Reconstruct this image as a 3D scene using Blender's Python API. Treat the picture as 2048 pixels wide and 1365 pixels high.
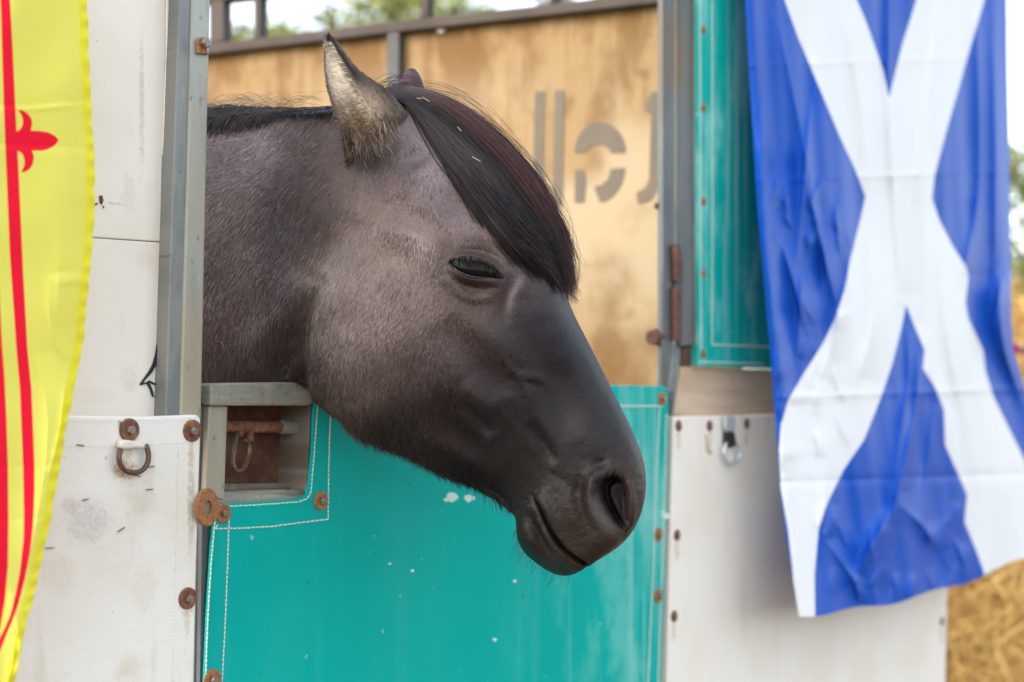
import bpy, bmesh, math, random
import numpy as np
from mathutils import Vector, Matrix, Quaternion
from mathutils.bvhtree import BVHTree
random.seed(7)
rng = np.random.default_rng(11)
scene = bpy.context.scene
C = scene.collection
for o in list(bpy.data.objects):
    bpy.data.objects.remove(o)

# ------------------------------------------------------------------ camera, sky, sun, exposure
F, CX, HY, CZ = 2844.0, 1024.0, 790.0, 1.25      # focal length in photo pixels, image centre, horizon row, eye height
cam_d = bpy.data.cameras.new('camera')
cam = bpy.data.objects.new('camera', cam_d)
C.objects.link(cam)
cam.location = (0, 0, CZ)
cam.rotation_euler = (math.radians(90), 0, 0)
cam_d.sensor_width = 36.0
cam_d.lens = 36.0 * F / 2048.0
cam_d.shift_y = (HY - 682.5) / 2048.0
cam_d.clip_start = 0.05
cam_d.clip_end = 600
cam_d.dof.use_dof = True
cam_d.dof.focus_distance = 1.50
cam_d.dof.aperture_fstop = 3.6
scene.camera = cam

SUN_DIR = Vector((-0.66, -0.46, 0.55)).normalized()      # towards the sun
world = bpy.data.worlds.new('World')
scene.world = world
world.use_nodes = True
wn = world.node_tree.nodes
wl = world.node_tree.links
sky = wn.new('ShaderNodeTexSky')
sky.sky_type = 'NISHITA'
sky.sun_disc = False
sky.sun_elevation = math.asin(SUN_DIR.z)
sky.sun_rotation = math.atan2(SUN_DIR.x, SUN_DIR.y)
sky.air_density = 1.0
sky.dust_density = 2.0
sky.ozone_density = 0.0
bg = wn['Background']
bg.inputs['Strength'].default_value = 0.15
haze_mix = wn.new('ShaderNodeMix'); haze_mix.data_type = 'RGBA'      # thin white cloud over the whole sky
haze_mix.inputs[0].default_value = .58
haze_mix.inputs[7].default_value = (2.75, 2.72, 2.62, 1)
wl.new(sky.outputs[0], haze_mix.inputs[6])
wl.new(haze_mix.outputs[2], bg.inputs[0])
sun_d = bpy.data.lights.new('sun', 'SUN')
sun_d.energy = 0.6
sun_d.angle = math.radians(30)
sun_d.color = (1.0, 0.93, 0.84)
sun = bpy.data.objects.new('sun', sun_d)
C.objects.link(sun)
sun.rotation_euler = SUN_DIR.to_track_quat('Z', 'Y').to_euler()
sun.location = (3, -3, 6)
vs = scene.view_settings
vs.view_transform = 'Standard'
vs.look = 'None'
vs.gamma = 1.0
vs.use_curve_mapping = False
vs.exposure = 2.28
scene.cycles.use_denoising = True
scene.cycles.max_bounces = 8

# ------------------------------------------------------------------ geometry of the place
EV = Vector((0.6217, 0.7833, 0.0))     # along the stable front, to the right and away
NV = Vector((0.7833, -0.6217, 0.0))    # out of the stable front
NO = NV.y * 1.9095
def ray(px, py):
    return Vector(((px - CX) / F, 1.0, (HY - py) / F))
def wp(px, py, off=0.0):
    r = ray(px, py)
    d = (off + NO) / (NV.x * r.x + NV.y)
    return Vector((r.x * d, d, CZ + r.z * d))
EB = Vector((0.9228, -0.3853, 0.0))    # the partition inside the stable
NB = Vector((-0.3853, -0.9228, 0.0))
def bp(px, py, off=0.0):
    r = ray(px, py)
    d = (off - 2.523) / (NB.x * r.x + NB.y)
    return Vector((r.x * d, d, CZ + r.z * d))

# ------------------------------------------------------------------ helpers: materials
def srgb(r, g, b):
    f = lambda c: c / 255 / 12.92 if c / 255 <= 0.04045 else ((c / 255 + 0.055) / 1.055) ** 2.4
    return (f(r), f(g), f(b))
class NT:
    def __init__(s, name):
        s.m = bpy.data.materials.new(name)
        s.m.use_nodes = True
        s.n = s.m.node_tree.nodes
        s.l = s.m.node_tree.links
        s.p = s.n['Principled BSDF']
    def node(s, t, **kw):
        n = s.n.new(t)
        for k, v in kw.items():
            setattr(n, k, v)
        return n
    def put(s, inp, v):
        if hasattr(v, 'is_output'):
            s.l.new(v, inp)
        elif isinstance(v, (tuple, list)) and len(v) == 3 and inp.type == 'RGBA':
            inp.default_value = (*v, 1)
        else:
            inp.default_value = v
    def coord(s, kind='uv', scale=(1, 1, 1)):
        if kind == 'uv':
            o = s.node('ShaderNodeUVMap', uv_map='uv').outputs[0]
        else:
            o = s.node('ShaderNodeTexCoord').outputs['Object']
        mp = s.node('ShaderNodeMapping')
        s.l.new(o, mp.inputs[0])
        mp.inputs['Scale'].default_value = scale
        return mp.outputs[0]
    def noise(s, vec, scale, detail=4, rough=0.55, dist=0.0):
        n = s.node('ShaderNodeTexNoise')
        s.l.new(vec, n.inputs['Vector'])
        n.inputs['Scale'].default_value = scale
        n.inputs['Detail'].default_value = detail
        n.inputs['Roughness'].default_value = rough
        n.inputs['Distortion'].default_value = dist
        return n.outputs[0]
    def ramp(s, v, lo, hi, a=0.0, b=1.0):
        n = s.node('ShaderNodeMapRange', interpolation_type='SMOOTHSTEP')
        s.put(n.inputs[0], v)
        for i, x in enumerate((lo, hi, a, b)):
            n.inputs[i + 1].default_value = x
        return n.outputs[0]
    def math(s, op, a, b=0.0):
        n = s.node('ShaderNodeMath', operation=op)
        s.put(n.inputs[0], a); s.put(n.inputs[1], b)
        return n.outputs[0]
    def mix(s, f, a, b, mode='MIX'):
        n = s.node('ShaderNodeMix', data_type='RGBA', blend_type=mode)
        s.put(n.inputs[0], f); s.put(n.inputs[6], a); s.put(n.inputs[7], b)
        return n.outputs[2]
    def attr(s, name):
        return s.node('ShaderNodeAttribute', attribute_name=name)
    def bump(s, h, strength=0.3, dist=0.002):
        n = s.node('ShaderNodeBump')
        n.inputs['Strength'].default_value = strength
        n.inputs['Distance'].default_value = dist
        s.l.new(h, n.inputs['Height'])
        s.l.new(n.outputs[0], s.p.inputs['Normal'])
    def done(s, col, rough=0.6, metal=0.0, spec=0.5):
        s.put(s.p.inputs['Base Color'], col)
        s.put(s.p.inputs['Roughness'], rough)
        s.put(s.p.inputs['Metallic'], metal)
        s.put(s.p.inputs['Specular IOR Level'], spec)
        return s.m
def layered(name, base, layers, rough=0.6, metal=0.0, kind='uv', bump=None, spec=0.5):
    """layers: (stretch, scale, detail, lo, hi, colour, strength)"""
    t = NT(name)
    col = base
    for st, sc, de, lo, hi, c, k in layers:
        v = t.noise(t.coord(kind, st), sc, de)
        col = t.mix(t.ramp(v, lo, hi, 0, k), col, c)
    if bump:
        for_h = t.noise(t.coord(kind, bump[0]), bump[1], 5)
        t.bump(for_h, bump[2], bump[3])
    return t.done(col, rough, metal, spec)

I1 = (1, 1, 1)
def uvpx(px, py, off=.034):
    p = wp(px, py, off); return (p.x * EV.x + p.y * EV.y, p.z)
def blob(t, c, r, ns=60, k=1.0):
    """a ragged stain round picture point c of half-size r (pixels)"""
    u0, u1 = uvpx(c[0] - r[0], c[1]), uvpx(c[0] + r[0], c[1] + r[1])
    cu, cv = uvpx(*c)
    mp = t.node('ShaderNodeMapping'); t.l.new(t.coord('uv'), mp.inputs[0])
    ra, rz = abs(u1[0] - u0[0]) / 2, abs(u1[1] - cv)
    mp.inputs['Scale'].default_value = (1 / ra, 1 / rz, 1); mp.inputs['Location'].default_value = (-cu / ra, -cv / rz, 0)
    ln = t.node('ShaderNodeVectorMath', operation='LENGTH'); t.l.new(mp.outputs[0], ln.inputs[0])
    f = t.ramp(ln.outputs['Value'], .3, 1.15, 1, 0)
    nz = t.noise(t.coord('uv'), ns * 1.4, 8, .75, 1.5)
    return t.math('MULTIPLY', t.ramp(t.math('ADD', t.math('MULTIPLY', f, .34), nz), .68, .92, 0, 1), k)
m_galv = layered('galvanised_steel', (0.225, 0.238, 0.228), [((1, .25, 1), 40, 5, .42, .62, (0.15, 0.165, 0.165), .8), ((1, .3, 1), 14, 4, .5, .72, (0.26, 0.24, 0.18), .55),
                 ((3, .5, 1), 30, 6, .60, .72, (0.40, 0.43, 0.43), .45), (I1, 160, 3, .66, .72, (0.11, 0.06, 0.035), .55)], rough=.5, metal=.25, bump=(I1, 300, .25, .001))
m_galv_warm = layered('weathered_galvanised_steel', (0.27, 0.27, 0.22), [((1, .3, 1), 30, 5, .42, .66, (0.21, 0.22, 0.2), .8), ((.4, 3, 1), 40, 5, .5, .7, (0.42, 0.40, 0.30), .7),
                 ((.3, 3, 1), 22, 6, .58, .7, (0.09, 0.075, 0.06), .7), (I1, 120, 4, .60, .68, (0.16, 0.07, 0.035), .7)], rough=.55, metal=.2, bump=(I1, 300, .3, .001))
m_galv_post = layered('galvanised_post_steel', (0.33, 0.345, 0.31), [((1, .12, 1), 45, 5, .42, .64, (0.24, 0.26, 0.25), .8), ((1, .3, 1), 9, 5, .46, .68, (0.36, 0.30, 0.20), .7),
                 ((4, .6, 1), 30, 6, .60, .74, (0.48, 0.50, 0.48), .5), ((1, .5, 1), 110, 5, .62, .70, (0.16, 0.09, 0.05), .6)], rough=.5, metal=.15, bump=((1, .2, 1), 200, .25, .001))
m_dark_steel = layered('dark_grey_steel', (0.07, 0.08, 0.09), [((1, .2, 1), 30, 4, .4, .7, (0.14, 0.16, 0.18), .8), (I1, 60, 5, .58, .7, (0.10, 0.05, 0.03), .6)], rough=.5, metal=.3, bump=(I1, 200, .3, .001))
m_jamb = layered('grey_jamb_steel', (0.13, 0.145, 0.15), [((1, .2, 1), 20, 4, .4, .65, (0.08, 0.095, 0.105), .8), ((1, .4, 1), 9, 4, .5, .68, (0.15, 0.11, 0.065), .7)], rough=.55, metal=.2, bump=(I1, 200, .25, .001))
m_rust = layered('rusty_steel', (0.20, 0.085, 0.045), [(I1, 180, 5, .4, .65, (0.11, 0.04, 0.025), .9), (I1, 70, 5, .52, .7, (0.34, 0.16, 0.07), .8)], rough=.85, kind='obj', bump=(I1, 500, .5, .001))
m_rust_brown = layered('brown_rusted_hinge', (0.095, 0.042, 0.034), [(I1, 120, 5, .4, .65, (0.05, 0.022, 0.02), .9), (I1, 60, 5, .54, .7, (0.17, 0.08, 0.045), .7)], rough=.8, kind='obj', bump=(I1, 400, .5, .001))
m_rust_orange = layered('orange_rusty_steel', (0.34, 0.15, 0.055), [(I1, 220, 5, .4, .65, (0.20, 0.08, 0.035), .8), (I1, 500, 4, .55, .7, (0.45, 0.24, 0.11), .7)], rough=.8, kind='obj', bump=(I1, 700, .5, .0008))
m_rust_dark = layered('dark_rust_plate', (0.085, 0.032, 0.022), [(I1, 40, 5, .42, .65, (0.15, 0.06, 0.026), .9), (I1, 120, 5, .5, .7, (0.055, 0.022, 0.02), .8), (I1, 14, 3, .52, .7, (0.2, 0.12, 0.06), .7)], rough=.8, bump=(I1, 400, .5, .001))
m_bolt = layered('worn_bolt_steel', (0.22, 0.19, 0.17), [(I1, 300, 4, .45, .6, (0.17, 0.08, 0.04), .8)], rough=.45, metal=.5, kind='obj')
t = NT('off_white_pvc_canvas')
uv_ = t.coord('uv')
col_ = t.mix(t.ramp(t.noise(uv_, 5, 5), .42, .72, 0, .8), (0.75, 0.735, 0.69), (0.68, 0.64, 0.56))
col_ = t.mix(t.ramp(t.noise(uv_, 17, 6), .58, .76, 0, .6), col_, (0.57, 0.52, 0.42))
col_ = t.mix(t.ramp(t.noise(t.coord('uv', (2.4, .35, 1)), 14, 5), .56, .74, 0, .55), col_, (0.60, 0.55, 0.46))
col_ = t.mix(t.ramp(t.noise(uv_, 130, 4), .66, .74, 0, .55), col_, (0.42, 0.34, 0.24))
col_ = t.mix(t.ramp(t.noise(uv_, 330, 2), .72, .76, 0, .7), col_, (0.20, 0.15, 0.10))
for c_, r_, ns_, k_, cc_ in (((175, 1045), (75, 70), 190, .42, (0.30, 0.30, 0.31)), ((140, 1010), (30, 25), 240, .45, (0.36, 0.30, 0.23)), ((250, 940), (40, 30), 150, .9, (0.42, 0.25, 0.07)), ((285, 990), (60, 45), 60, .3, (0.56, 0.49, 0.36)), ((258, 868), (34, 30), 110, .6, (0.50, 0.36, 0.22)),
                              ((290, 1180), (40, 90), 90, .28, (0.58, 0.50, 0.36)), ((382, 1000), (12, 200), 120, .7, (0.40, 0.33, 0.24)), ((375, 1215), (24, 30), 150, .6, (0.46, 0.32, 0.2)), ((258, 905), (12, 44), 130, .4, (0.50, 0.34, 0.17)), ((383, 905), (10, 46), 130, .45, (0.50, 0.35, 0.18)), ((374, 1245), (11, 52), 130, .45, (0.50, 0.35, 0.18)), ((260, 1340), (60, 40), 130, .28, (0.60, 0.52, 0.3)), ((120, 1150), (50, 60), 200, .3, (0.52, 0.42, 0.28))):
    col_ = t.mix(blob(t, c_, r_, ns_, k_), col_, cc_)
t.bump(t.math('ADD', t.noise(uv_, 55, 4), t.math('MULTIPLY', t.noise(uv_, 14, 3), 1.5)), .3, .003)
m_pvc_white = t.done(col_, .5, 0, .3)
t = NT('cream_painted_board')
uv_ = t.coord('uv')
col_ = t.mix(t.ramp(t.noise(uv_, 4, 5), .42, .7, 0, .8), (0.76, 0.725, 0.655), (0.70, 0.645, 0.555))
col_ = t.mix(t.ramp(t.noise(t.coord('uv', (1, .35, 1)), 26, 6), .58, .76, 0, .5), col_, (0.60, 0.52, 0.41))
col_ = t.mix(t.ramp(t.noise(uv_, 240, 3), .70, .75, 0, .5), col_, (0.30, 0.23, 0.16))
for c_, r_, ns_, k_, cc_ in (((300, 380), (22, 70), 60, .35, (0.58, 0.46, 0.34)), ((275, 402), (35, 9), 200, .6, (0.45, 0.42, 0.38)), ((300, 760), (30, 40), 110, .35, (0.55, 0.45, 0.33)), ((326, 200), (9, 220), 120, .6, (0.50, 0.40, 0.30)), ((200, 400), (16, 18), 160, .5, (0.5, 0.4, 0.3)), ((230, 790), (90, 30), 80, .2, (0.58, 0.52, 0.42))):
    col_ = t.mix(blob(t, c_, r_, ns_, k_), col_, cc_)
t.bump(t.math('ADD', t.noise(uv_, 90, 5), t.math('MULTIPLY', t.noise(uv_, 9, 3), 2)), .15, .002)
m_panel_white = t.done(col_, .6, 0, .3)
m_tan_board = layered('tan_timber_board', (0.50, 0.37, 0.25), [((.25, 3, 1), 20, 5, .4, .65, (0.58, 0.47, 0.35), .8), (I1, 8, 4, .5, .7, (0.40, 0.27, 0.16), .6)], rough=.7)
m_recess = layered('stained_recess_steel', (0.15, 0.135, 0.11), [(I1, 30, 5, .42, .62, (0.10, 0.075, 0.055), .9), (I1, 60, 5, .52, .68, (0.17, 0.085, 0.04), .8), (I1, 25, 5, .56, .72, (0.26, 0.24, 0.20), .6)], rough=.65, bump=(I1, 300, .4, .001))
m_stitch = NT('white_thread').done((0.62, 0.66, 0.58), .8)
m_black = NT('black_rubber').done((0.012, 0.012, 0.014), .6)
m_steel_ring = NT('bright_zinc').done((0.6, 0.66, 0.68), .3, .7)
m_brown_ring = layered('bronzed_ring_steel', (0.10, 0.06, 0.05), [(I1, 120, 4, .45, .65, (0.17, 0.09, 0.05), .8)], rough=.4, metal=.5, kind='obj')

def teal_mat(name, faded):
    t = NT(name)
    uv = t.coord('uv')
    base = (0.0, 0.335, 0.30)
    v = t.noise(uv, 3.5, 5)
    col = t.mix(t.ramp(v, .35, .7, 0, .7), base, (0.001, 0.375, 0.335))
    if faded:                                     # sun-bleached streaks, stronger towards the hinge side
        sx = t.node('ShaderNodeSeparateXYZ'); t.l.new(uv, sx.inputs[0])
        side = t.ramp(sx.outputs[0], faded[0], faded[1], faded[2], faded[3])
        w = t.noise(t.coord('uv', (1, .45, 1)), 9, 6, .65)
        f = t.math('MULTIPLY', t.ramp(w, .47, .62, 0, 1), side)
        col = t.mix(f, col, (0.15, 0.50, 0.455))
        w2 = t.noise(t.coord('uv', (3, .12, 1)), 12, 5)
        col = t.mix(t.math('MULTIPLY', t.ramp(w2, .52, .68, 0, .8), side), col, (0.22, 0.50, 0.46))
    s = t.noise(uv, 55, 4)
    col = t.mix(t.ramp(s, .70, .74, 0, .65), col, (0.30, 0.55, 0.50))
    s = t.noise(t.coord('uv', (1.3, 1, 1)), 33, 4)
    col = t.mix(t.ramp(s, .68, .74, 0, .6), col, (0.004, 0.17, 0.165))
    weave = t.noise(uv, 900, 2)
    wrinkle = t.noise(t.coord('uv', (1, .5, 1)), 12, 3)
    t.bump(t.math('ADD', t.math('MULTIPLY', weave, .06), wrinkle), .35, .004)
    return t.done(col, .5, 0, .07)
m_teal = teal_mat('teal_pvc_canvas', (1.42, 1.9, .03, .75))
m_teal_faded = teal_mat('faded_teal_pvc_canvas', (-3, -2, .9, .9))

def plywood(name):
    t = NT(name)
    col = (0.21, 0.118, 0.038)
    v = t.noise(t.coord('uv', (2.0, .8, 1)), 4.5, 6, .62)
    col = t.mix(t.ramp(v, .42, .58), (0.165, 0.078, 0.016), (0.29, 0.185, 0.078))
    v = t.noise(t.coord('uv', (14, .7, 1)), 5, 5, .6)
    col = t.mix(t.ramp(v, .48, .72, 0, .65), col, (0.14, 0.062, 0.013))
    sx = t.node('ShaderNodeSeparateXYZ'); t.l.new(t.coord('uv'), sx.inputs[0])
    wornf = t.math('MULTIPLY', t.ramp(sx.outputs[1], 1.97, 1.66, 0, 1), t.ramp(sx.outputs[1], 1.25, 1.40, 0.2, 1))
    v = t.noise(t.coord('uv', (1, .8, 1)), 4, 4)
    col = t.mix(t.math('MULTIPLY', wornf, t.ramp(v, .36, .56, .2, .95)), col, (0.42, 0.325, 0.21))
    v = t.noise(t.coord('uv', (1.2, 1, 1)), 11, 5)
    col = t.mix(t.ramp(v, .6, .72, 0, .5), col, (0.14, 0.065, 0.017))
    return t.done(col, .65, 0, .3)
m_ply = plywood('stained_plywood')
m_grey_paint = layered('grey_stencil_paint', (0.135, 0.112, 0.09), [(I1, 9, 5, .4, .62, (0.165, 0.13, 0.092), .8)], rough=.8)
m_brown_steel = layered('rusty_brown_frame', (0.06, 0.046, 0.037), [(I1, 10, 5, .4, .65, (0.04, 0.026, 0.019), .8), (I1, 26, 5, .52, .7, (0.085, 0.058, 0.036), .6)], rough=.7)
m_grey_frame = layered('grey_frame_steel', (0.075, 0.078, 0.082), [(I1, 10, 5, .4, .65, (0.055, 0.055, 0.055), .8)], rough=.6, metal=.2)

# ------------------------------------------------------------------ helpers: objects
def thing(name, label, cat, loc, group=None):
    o = bpy.data.objects.new(name, None)
    C.objects.link(o)
    o.location = loc
    o.empty_display_size = .05
    o['label'] = label; o['category'] = cat
    if group: o['group'] = group
    return o
def root_of(p):
    v = Vector((0, 0, 0))
    while p is not None:
        v += p.location
        p = p.parent
    return v
def tag(o, label, cat, group=None):
    o['label'] = label; o['category'] = cat
    if group: o['group'] = group
    return o
def uvs(me, uvfun):
    co = np.empty(len(me.vertices) * 3); me.vertices.foreach_get('co', co)
    li = np.empty(len(me.loops), int); me.loops.foreach_get('vertex_index', li)
    co = co.reshape(-1, 3)[li]
    me.uv_layers.new(name='uv').data.foreach_set('uv', np.ascontiguousarray(uvfun(co)).ravel())
def wall_uv(c): return np.stack([c[:, 0] * EV.x + c[:, 1] * EV.y, c[:, 2]], 1)
def part_uv(c): return np.stack([c[:, 0] * EB.x + c[:, 1] * EB.y, c[:, 2]], 1)
def mk(name, vs_, fs, mat, parent=None, loc=None, uv=wall_uv, smooth=False, bevel=0.0, recalc=True, attrs=None, sub=0):
    """one mesh object from world-space vertices"""
    me = bpy.data.meshes.new(name)
    me.from_pydata([tuple(v) for v in vs_], [], [tuple(int(i) for i in f) for f in fs])
    if recalc:
        b = bmesh.new(); b.from_mesh(me); bmesh.ops.recalc_face_normals(b, faces=b.faces); b.to_mesh(me); b.free()
    if uv: uvs(me, uv)
    if attrs:
        for k, (typ, val) in attrs.items():
            a = me.attributes.new(k, typ, 'POINT')
            a.data.foreach_set('color' if 'COLOR' in typ else 'value', np.ascontiguousarray(val, dtype=np.float32).ravel())
    base = root_of(parent)
    if loc is not None: base = base + Vector(loc)
    me.transform(Matrix.Translation(-base))
    me.materials.append(mat)
    if smooth:
        me.polygons.foreach_set('use_smooth', [True] * len(me.polygons))
    o = bpy.data.objects.new(name, me)
    C.objects.link(o)
    o.parent = parent
    if loc is not None: o.location = loc
    if bevel:
        md = o.modifiers.new('bevel', 'BEVEL'); md.width = bevel; md.segments = 2; md.limit_method = 'ANGLE'
    if sub:
        md = o.modifiers.new('sub', 'SUBSURF'); md.levels = sub; md.render_levels = sub
    return o
def loose(name, vs_, fs, mat, base, label, cat, **kw):
    """a thing that is a single mesh: its origin is put at base"""
    g = kw.pop('group', None)
    o = mk(name, vs_, fs, mat, None, loc=base, **kw)
    return tag(o, label, cat, g)
def prism(pts, off, thick, pl=wp, nv=None):
    nv = nv or (NV if pl is wp else NB)
    f = [pl(x, y, off) for x, y in pts]
    b = [p - nv * thick for p in f]
    n = len(pts)
    return f + b, [tuple(range(n)), tuple(range(2 * n - 1, n - 1, -1))] + [(i, (i + 1) % n, n + (i + 1) % n, n + i) for i in range(n)]
def merge(*ms):
    V, Fc = [], []
    for v, f in ms:
        k = len(V); V += list(v); Fc += [tuple(i + k for i in q) for q in f]
    return V, Fc
def tube(pts, rad, n=10, closed=False, caps=True):
    pts = [Vector(p) for p in pts]
    m = len(pts)
    rs = rad if isinstance(rad, (list, tuple)) else [rad] * m
    V, Fc = [], []
    up = None
    for i, p in enumerate(pts):
        a = pts[(i - 1) % m] if (closed or i > 0) else p
        b = pts[(i + 1) % m] if (closed or i < m - 1) else p
        t = (b - a).normalized()
        if up is None:
            up = t.orthogonal().normalized()
        up = (up - t * up.dot(t)).normalized()
        s = t.cross(up)
        for k in range(n):
            A = 2 * math.pi * k / n
            V.append(p + (up * math.cos(A) + s * math.sin(A)) * rs[i])
    for i in range(m if closed else m - 1):
        j = (i + 1) % m
        for k in range(n):
            l = (k + 1) % n
            Fc.append((i * n + k, i * n + l, j * n + l, j * n + k))
    if caps and not closed:
        Fc.append(tuple(range(n))[::-1]); Fc.append(tuple((m - 1) * n + k for k in range(n)))
    return V, Fc
def obox(o, ax, ay, az):
    """box from corner o spanned by three vectors"""
    V = [o + ax * i + ay * j + az * k for k in (0, 1) for j in (0, 1) for i in (0, 1)]
    return V, [(0, 2, 3, 1), (4, 5, 7, 6), (0, 1, 5, 4), (1, 3, 7, 5), (3, 2, 6, 7), (2, 0, 4, 6)]
def lathe(prof, n=24):
    V, Fc = [], []
    m = len(prof)
    for k in range(n):
        A = 2 * math.pi * k / n
        for r, z in prof: V.append(Vector((r * math.cos(A), r * math.sin(A), z)))
    for k in range(n):
        l = (k + 1) % n
        for i in range(m):
            j = (i + 1) % m
            Fc.append((k * m + i, l * m + i, l * m + j, k * m + j))
    return V, Fc
def smooth_path(pts, n, closed=False):
    P = np.array(pts, float)
    m = len(P)
    out = []
    seg = m if closed else m - 1
    for i in range(seg):
        p0 = P[(i - 1) % m] if (closed or i > 0) else 2 * P[0] - P[1]
        p1, p2 = P[i], P[(i + 1) % m]
        p3 = P[(i + 2) % m] if (closed or i < m - 2) else 2 * P[-1] - P[-2]
        for t in np.arange(n) / n:
            out.append(.5 * ((2 * p1) + (-p0 + p2) * t + (2 * p0 - 5 * p1 + 4 * p2 - p3) * t * t + (-p0 + 3 * p1 - 3 * p2 + p3) * t ** 3))
    if not closed: out.append(P[-1])
    return np.array(out)
def frame_matrix(loc, n, spin=0.0):
    q = Vector(n).to_track_quat('Z', 'Y') @ Quaternion((0, 0, 1), spin)
    return Matrix.LocRotScale(Vector(loc), q, Vector((1, 1, 1)))

# washers and bolts share their mesh data
def data(name, vf, mat, smooth=False):
    me = bpy.data.meshes.new(name)
    me.from_pydata([tuple(v) for v in vf[0]], [], vf[1])
    b = bmesh.new(); b.from_mesh(me); bmesh.ops.recalc_face_normals(b, faces=b.faces); b.to_mesh(me); b.free()
    me.uv_layers.new(name='uv')
    me.materials.append(mat)
    return me
WASH = [(.0032, 0), (.0032, .0016), (.0100, .0019), (.0112, .0013), (.0114, 0)]
me_washer = data('washer', lathe(WASH, 28), m_rust)
me_washer_o = data('washer_orange', lathe(WASH, 28), m_rust_orange)
hexv = lathe([(0.0001, 0), (.0046, 0), (.0046, .004), (.0038, .0052), (.0001, .0052)], 6)
me_bolt = data('bolt', hexv, m_bolt)
def washer(pos, parent, size=1.0, orange=False, n=NV, bolt=True, tilt=.05):
    nn = (Vector(n) + Vector((random.uniform(-tilt, tilt), random.uniform(-tilt, tilt), random.uniform(-tilt, tilt)))).normalized()
    w = bpy.data.objects.new('washer', me_washer_o if orange else me_washer)
    C.objects.link(w); w.parent = parent
    M = frame_matrix(Vector(pos) - root_of(parent), nn, random.uniform(0, 6))
    w.matrix_local = M @ Matrix.Scale(size, 4)
    if bolt:
        b = bpy.data.objects.new('bolt', me_bolt)
        C.objects.link(b); b.parent = w
        b.location = (0, 0, .0012)
    return w
# ------------------------------------------------------------------ ground
t = NT('dry_earth')
oc = t.coord('obj')
gcol = t.mix(t.ramp(t.noise(oc, 3, 6), .4, .65), (0.115, 0.08, 0.045), (0.18, 0.13, 0.075))
t.bump(t.noise(oc, 40, 5), .5, .01)
m_ground = t.done(gcol, .95)
gv, gf = [], []
NG = 24
for j in range(NG + 1):
    for i in range(NG + 1):
        x = -150 + 300 * i / NG; y = -60 + 310 * j / NG
        gv.append((x, y, 0.0)); 
for j in range(NG):
    for i in range(NG):
        a = j * (NG + 1) + i
        gf.append((a, a + 1, a + NG + 2, a + NG + 1))
g = mk('ground', gv, gf, m_ground, uv=None)
g['kind'] = 'structure'

def base_of(px, off=0.0):
    p = wp(px, 900, off); return Vector((p.x, p.y, 0))
Y0, Y1 = -1250, 2560     # rows above and below the picture where the front of the stable goes on (1.9 m up, nearly to the ground)

# ------------------------------------------------------------------ left side of the opening
r = thing('wall_panel', 'cream painted wall panel with a cracked edge behind the yellow flag', 'wall panel', base_of(150))
P_board = [(-420, Y0), (336, Y0), (331, 120), (327, 240), (322, 484), (110, 470), (-420, 440)]
v, f = prism(P_board, 0.0, .010)
mk('board', v, f, m_panel_white, r, bevel=.0015)
P_low = [(-420, 441.5), (110, 471.5), (322, 485.6), (321, 560), (318, 640), (316, 690), (314, 860), (-420, 860)]
v, f = prism(P_low, 0.0, .010)
mk('board', v, f, m_panel_white, r, bevel=.001)
v, f = prism([(338.5, Y0), (362, Y0), (352, 300), (345, 500), (338, 860), (315, 860), (317, 690), (319, 640), (322, 560), (323, 484), (328, 240), (333, 120)], .0015, .010)
mk('edge_strip', v, f, m_panel_white, r, bevel=.001)
v, f = prism([(-420, Y0), (356, Y0), (340, 860), (-420, 860)], -.014, .03)
mk('backing', v, f, m_black, r)
# small tears in the board: flaps of dark lining
tv, tf = [], []
for poly in ([(199, 392), (205, 391), (207, 402), (204, 410), (200, 404)], [(190, 408), (195, 406), (196, 409), (191, 411)], [(206, 412), (209, 413), (208, 417)]):
    tv, tf = merge((tv, tf), prism(poly, .0012, .001))
mk('torn_patch', tv, tf, m_rust_dark, r)['kind'] = 'stuff'
tv, tf = [], []
for poly in ([(318, 686), (317, 712), (313, 730), (304, 746), (292, 759), (283, 771), (280, 769), (290, 755), (299, 742), (306, 728), (311, 710), (314, 690)], [(297, 763), (303, 774), (307, 785), (308, 795), (305, 793), (301, 780), (293, 765)], [(299, 761), (308, 766), (319, 770), (318, 773), (307, 769), (298, 765)], [(282, 768), (296, 764), (297, 766), (283, 771)]):
    tv, tf = merge((tv, tf), prism(poly, .0019, .001))
mk('crack', tv, tf, m_black, r)['kind'] = 'stuff'

r = thing('steel_post', 'upright galvanised steel post between the cream panel and the horse', 'post', base_of(380))
v, f = prism([(387, Y0), (425, Y0), (421, 0), (412, 400), (403, 840), (361, 840), (374, 400), (385, 0)], .022, .055)
mk('post_face', v, f, m_galv_post, r, bevel=.002)
v, f = prism([(363, Y0), (387.2, Y0), (385.2, 0), (374.2, 400), (361.2, 840), (331, 840), (345, 400), (359, 0)], .019, .03)
mk('post_flange', v, f, m_galv, r, bevel=.0015)
# angle bracket with its bolt on the post
v, f = prism([(396, 90), (397, 80), (402, 74), (409, 74), (414, 80), (415, 104), (421, 104), (421, 109), (396, 107)], .0265, .004)
br = mk('bracket', v, f, m_rust_orange, r, bevel=.0008)
b = bpy.data.objects.new('bolt', me_bolt); C.objects.link(b); b.parent = br
b.matrix_local = frame_matrix(wp(407, 87, .0265) - root_of(br), NV, .3) @ Matrix.Scale(1.25, 4)

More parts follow.
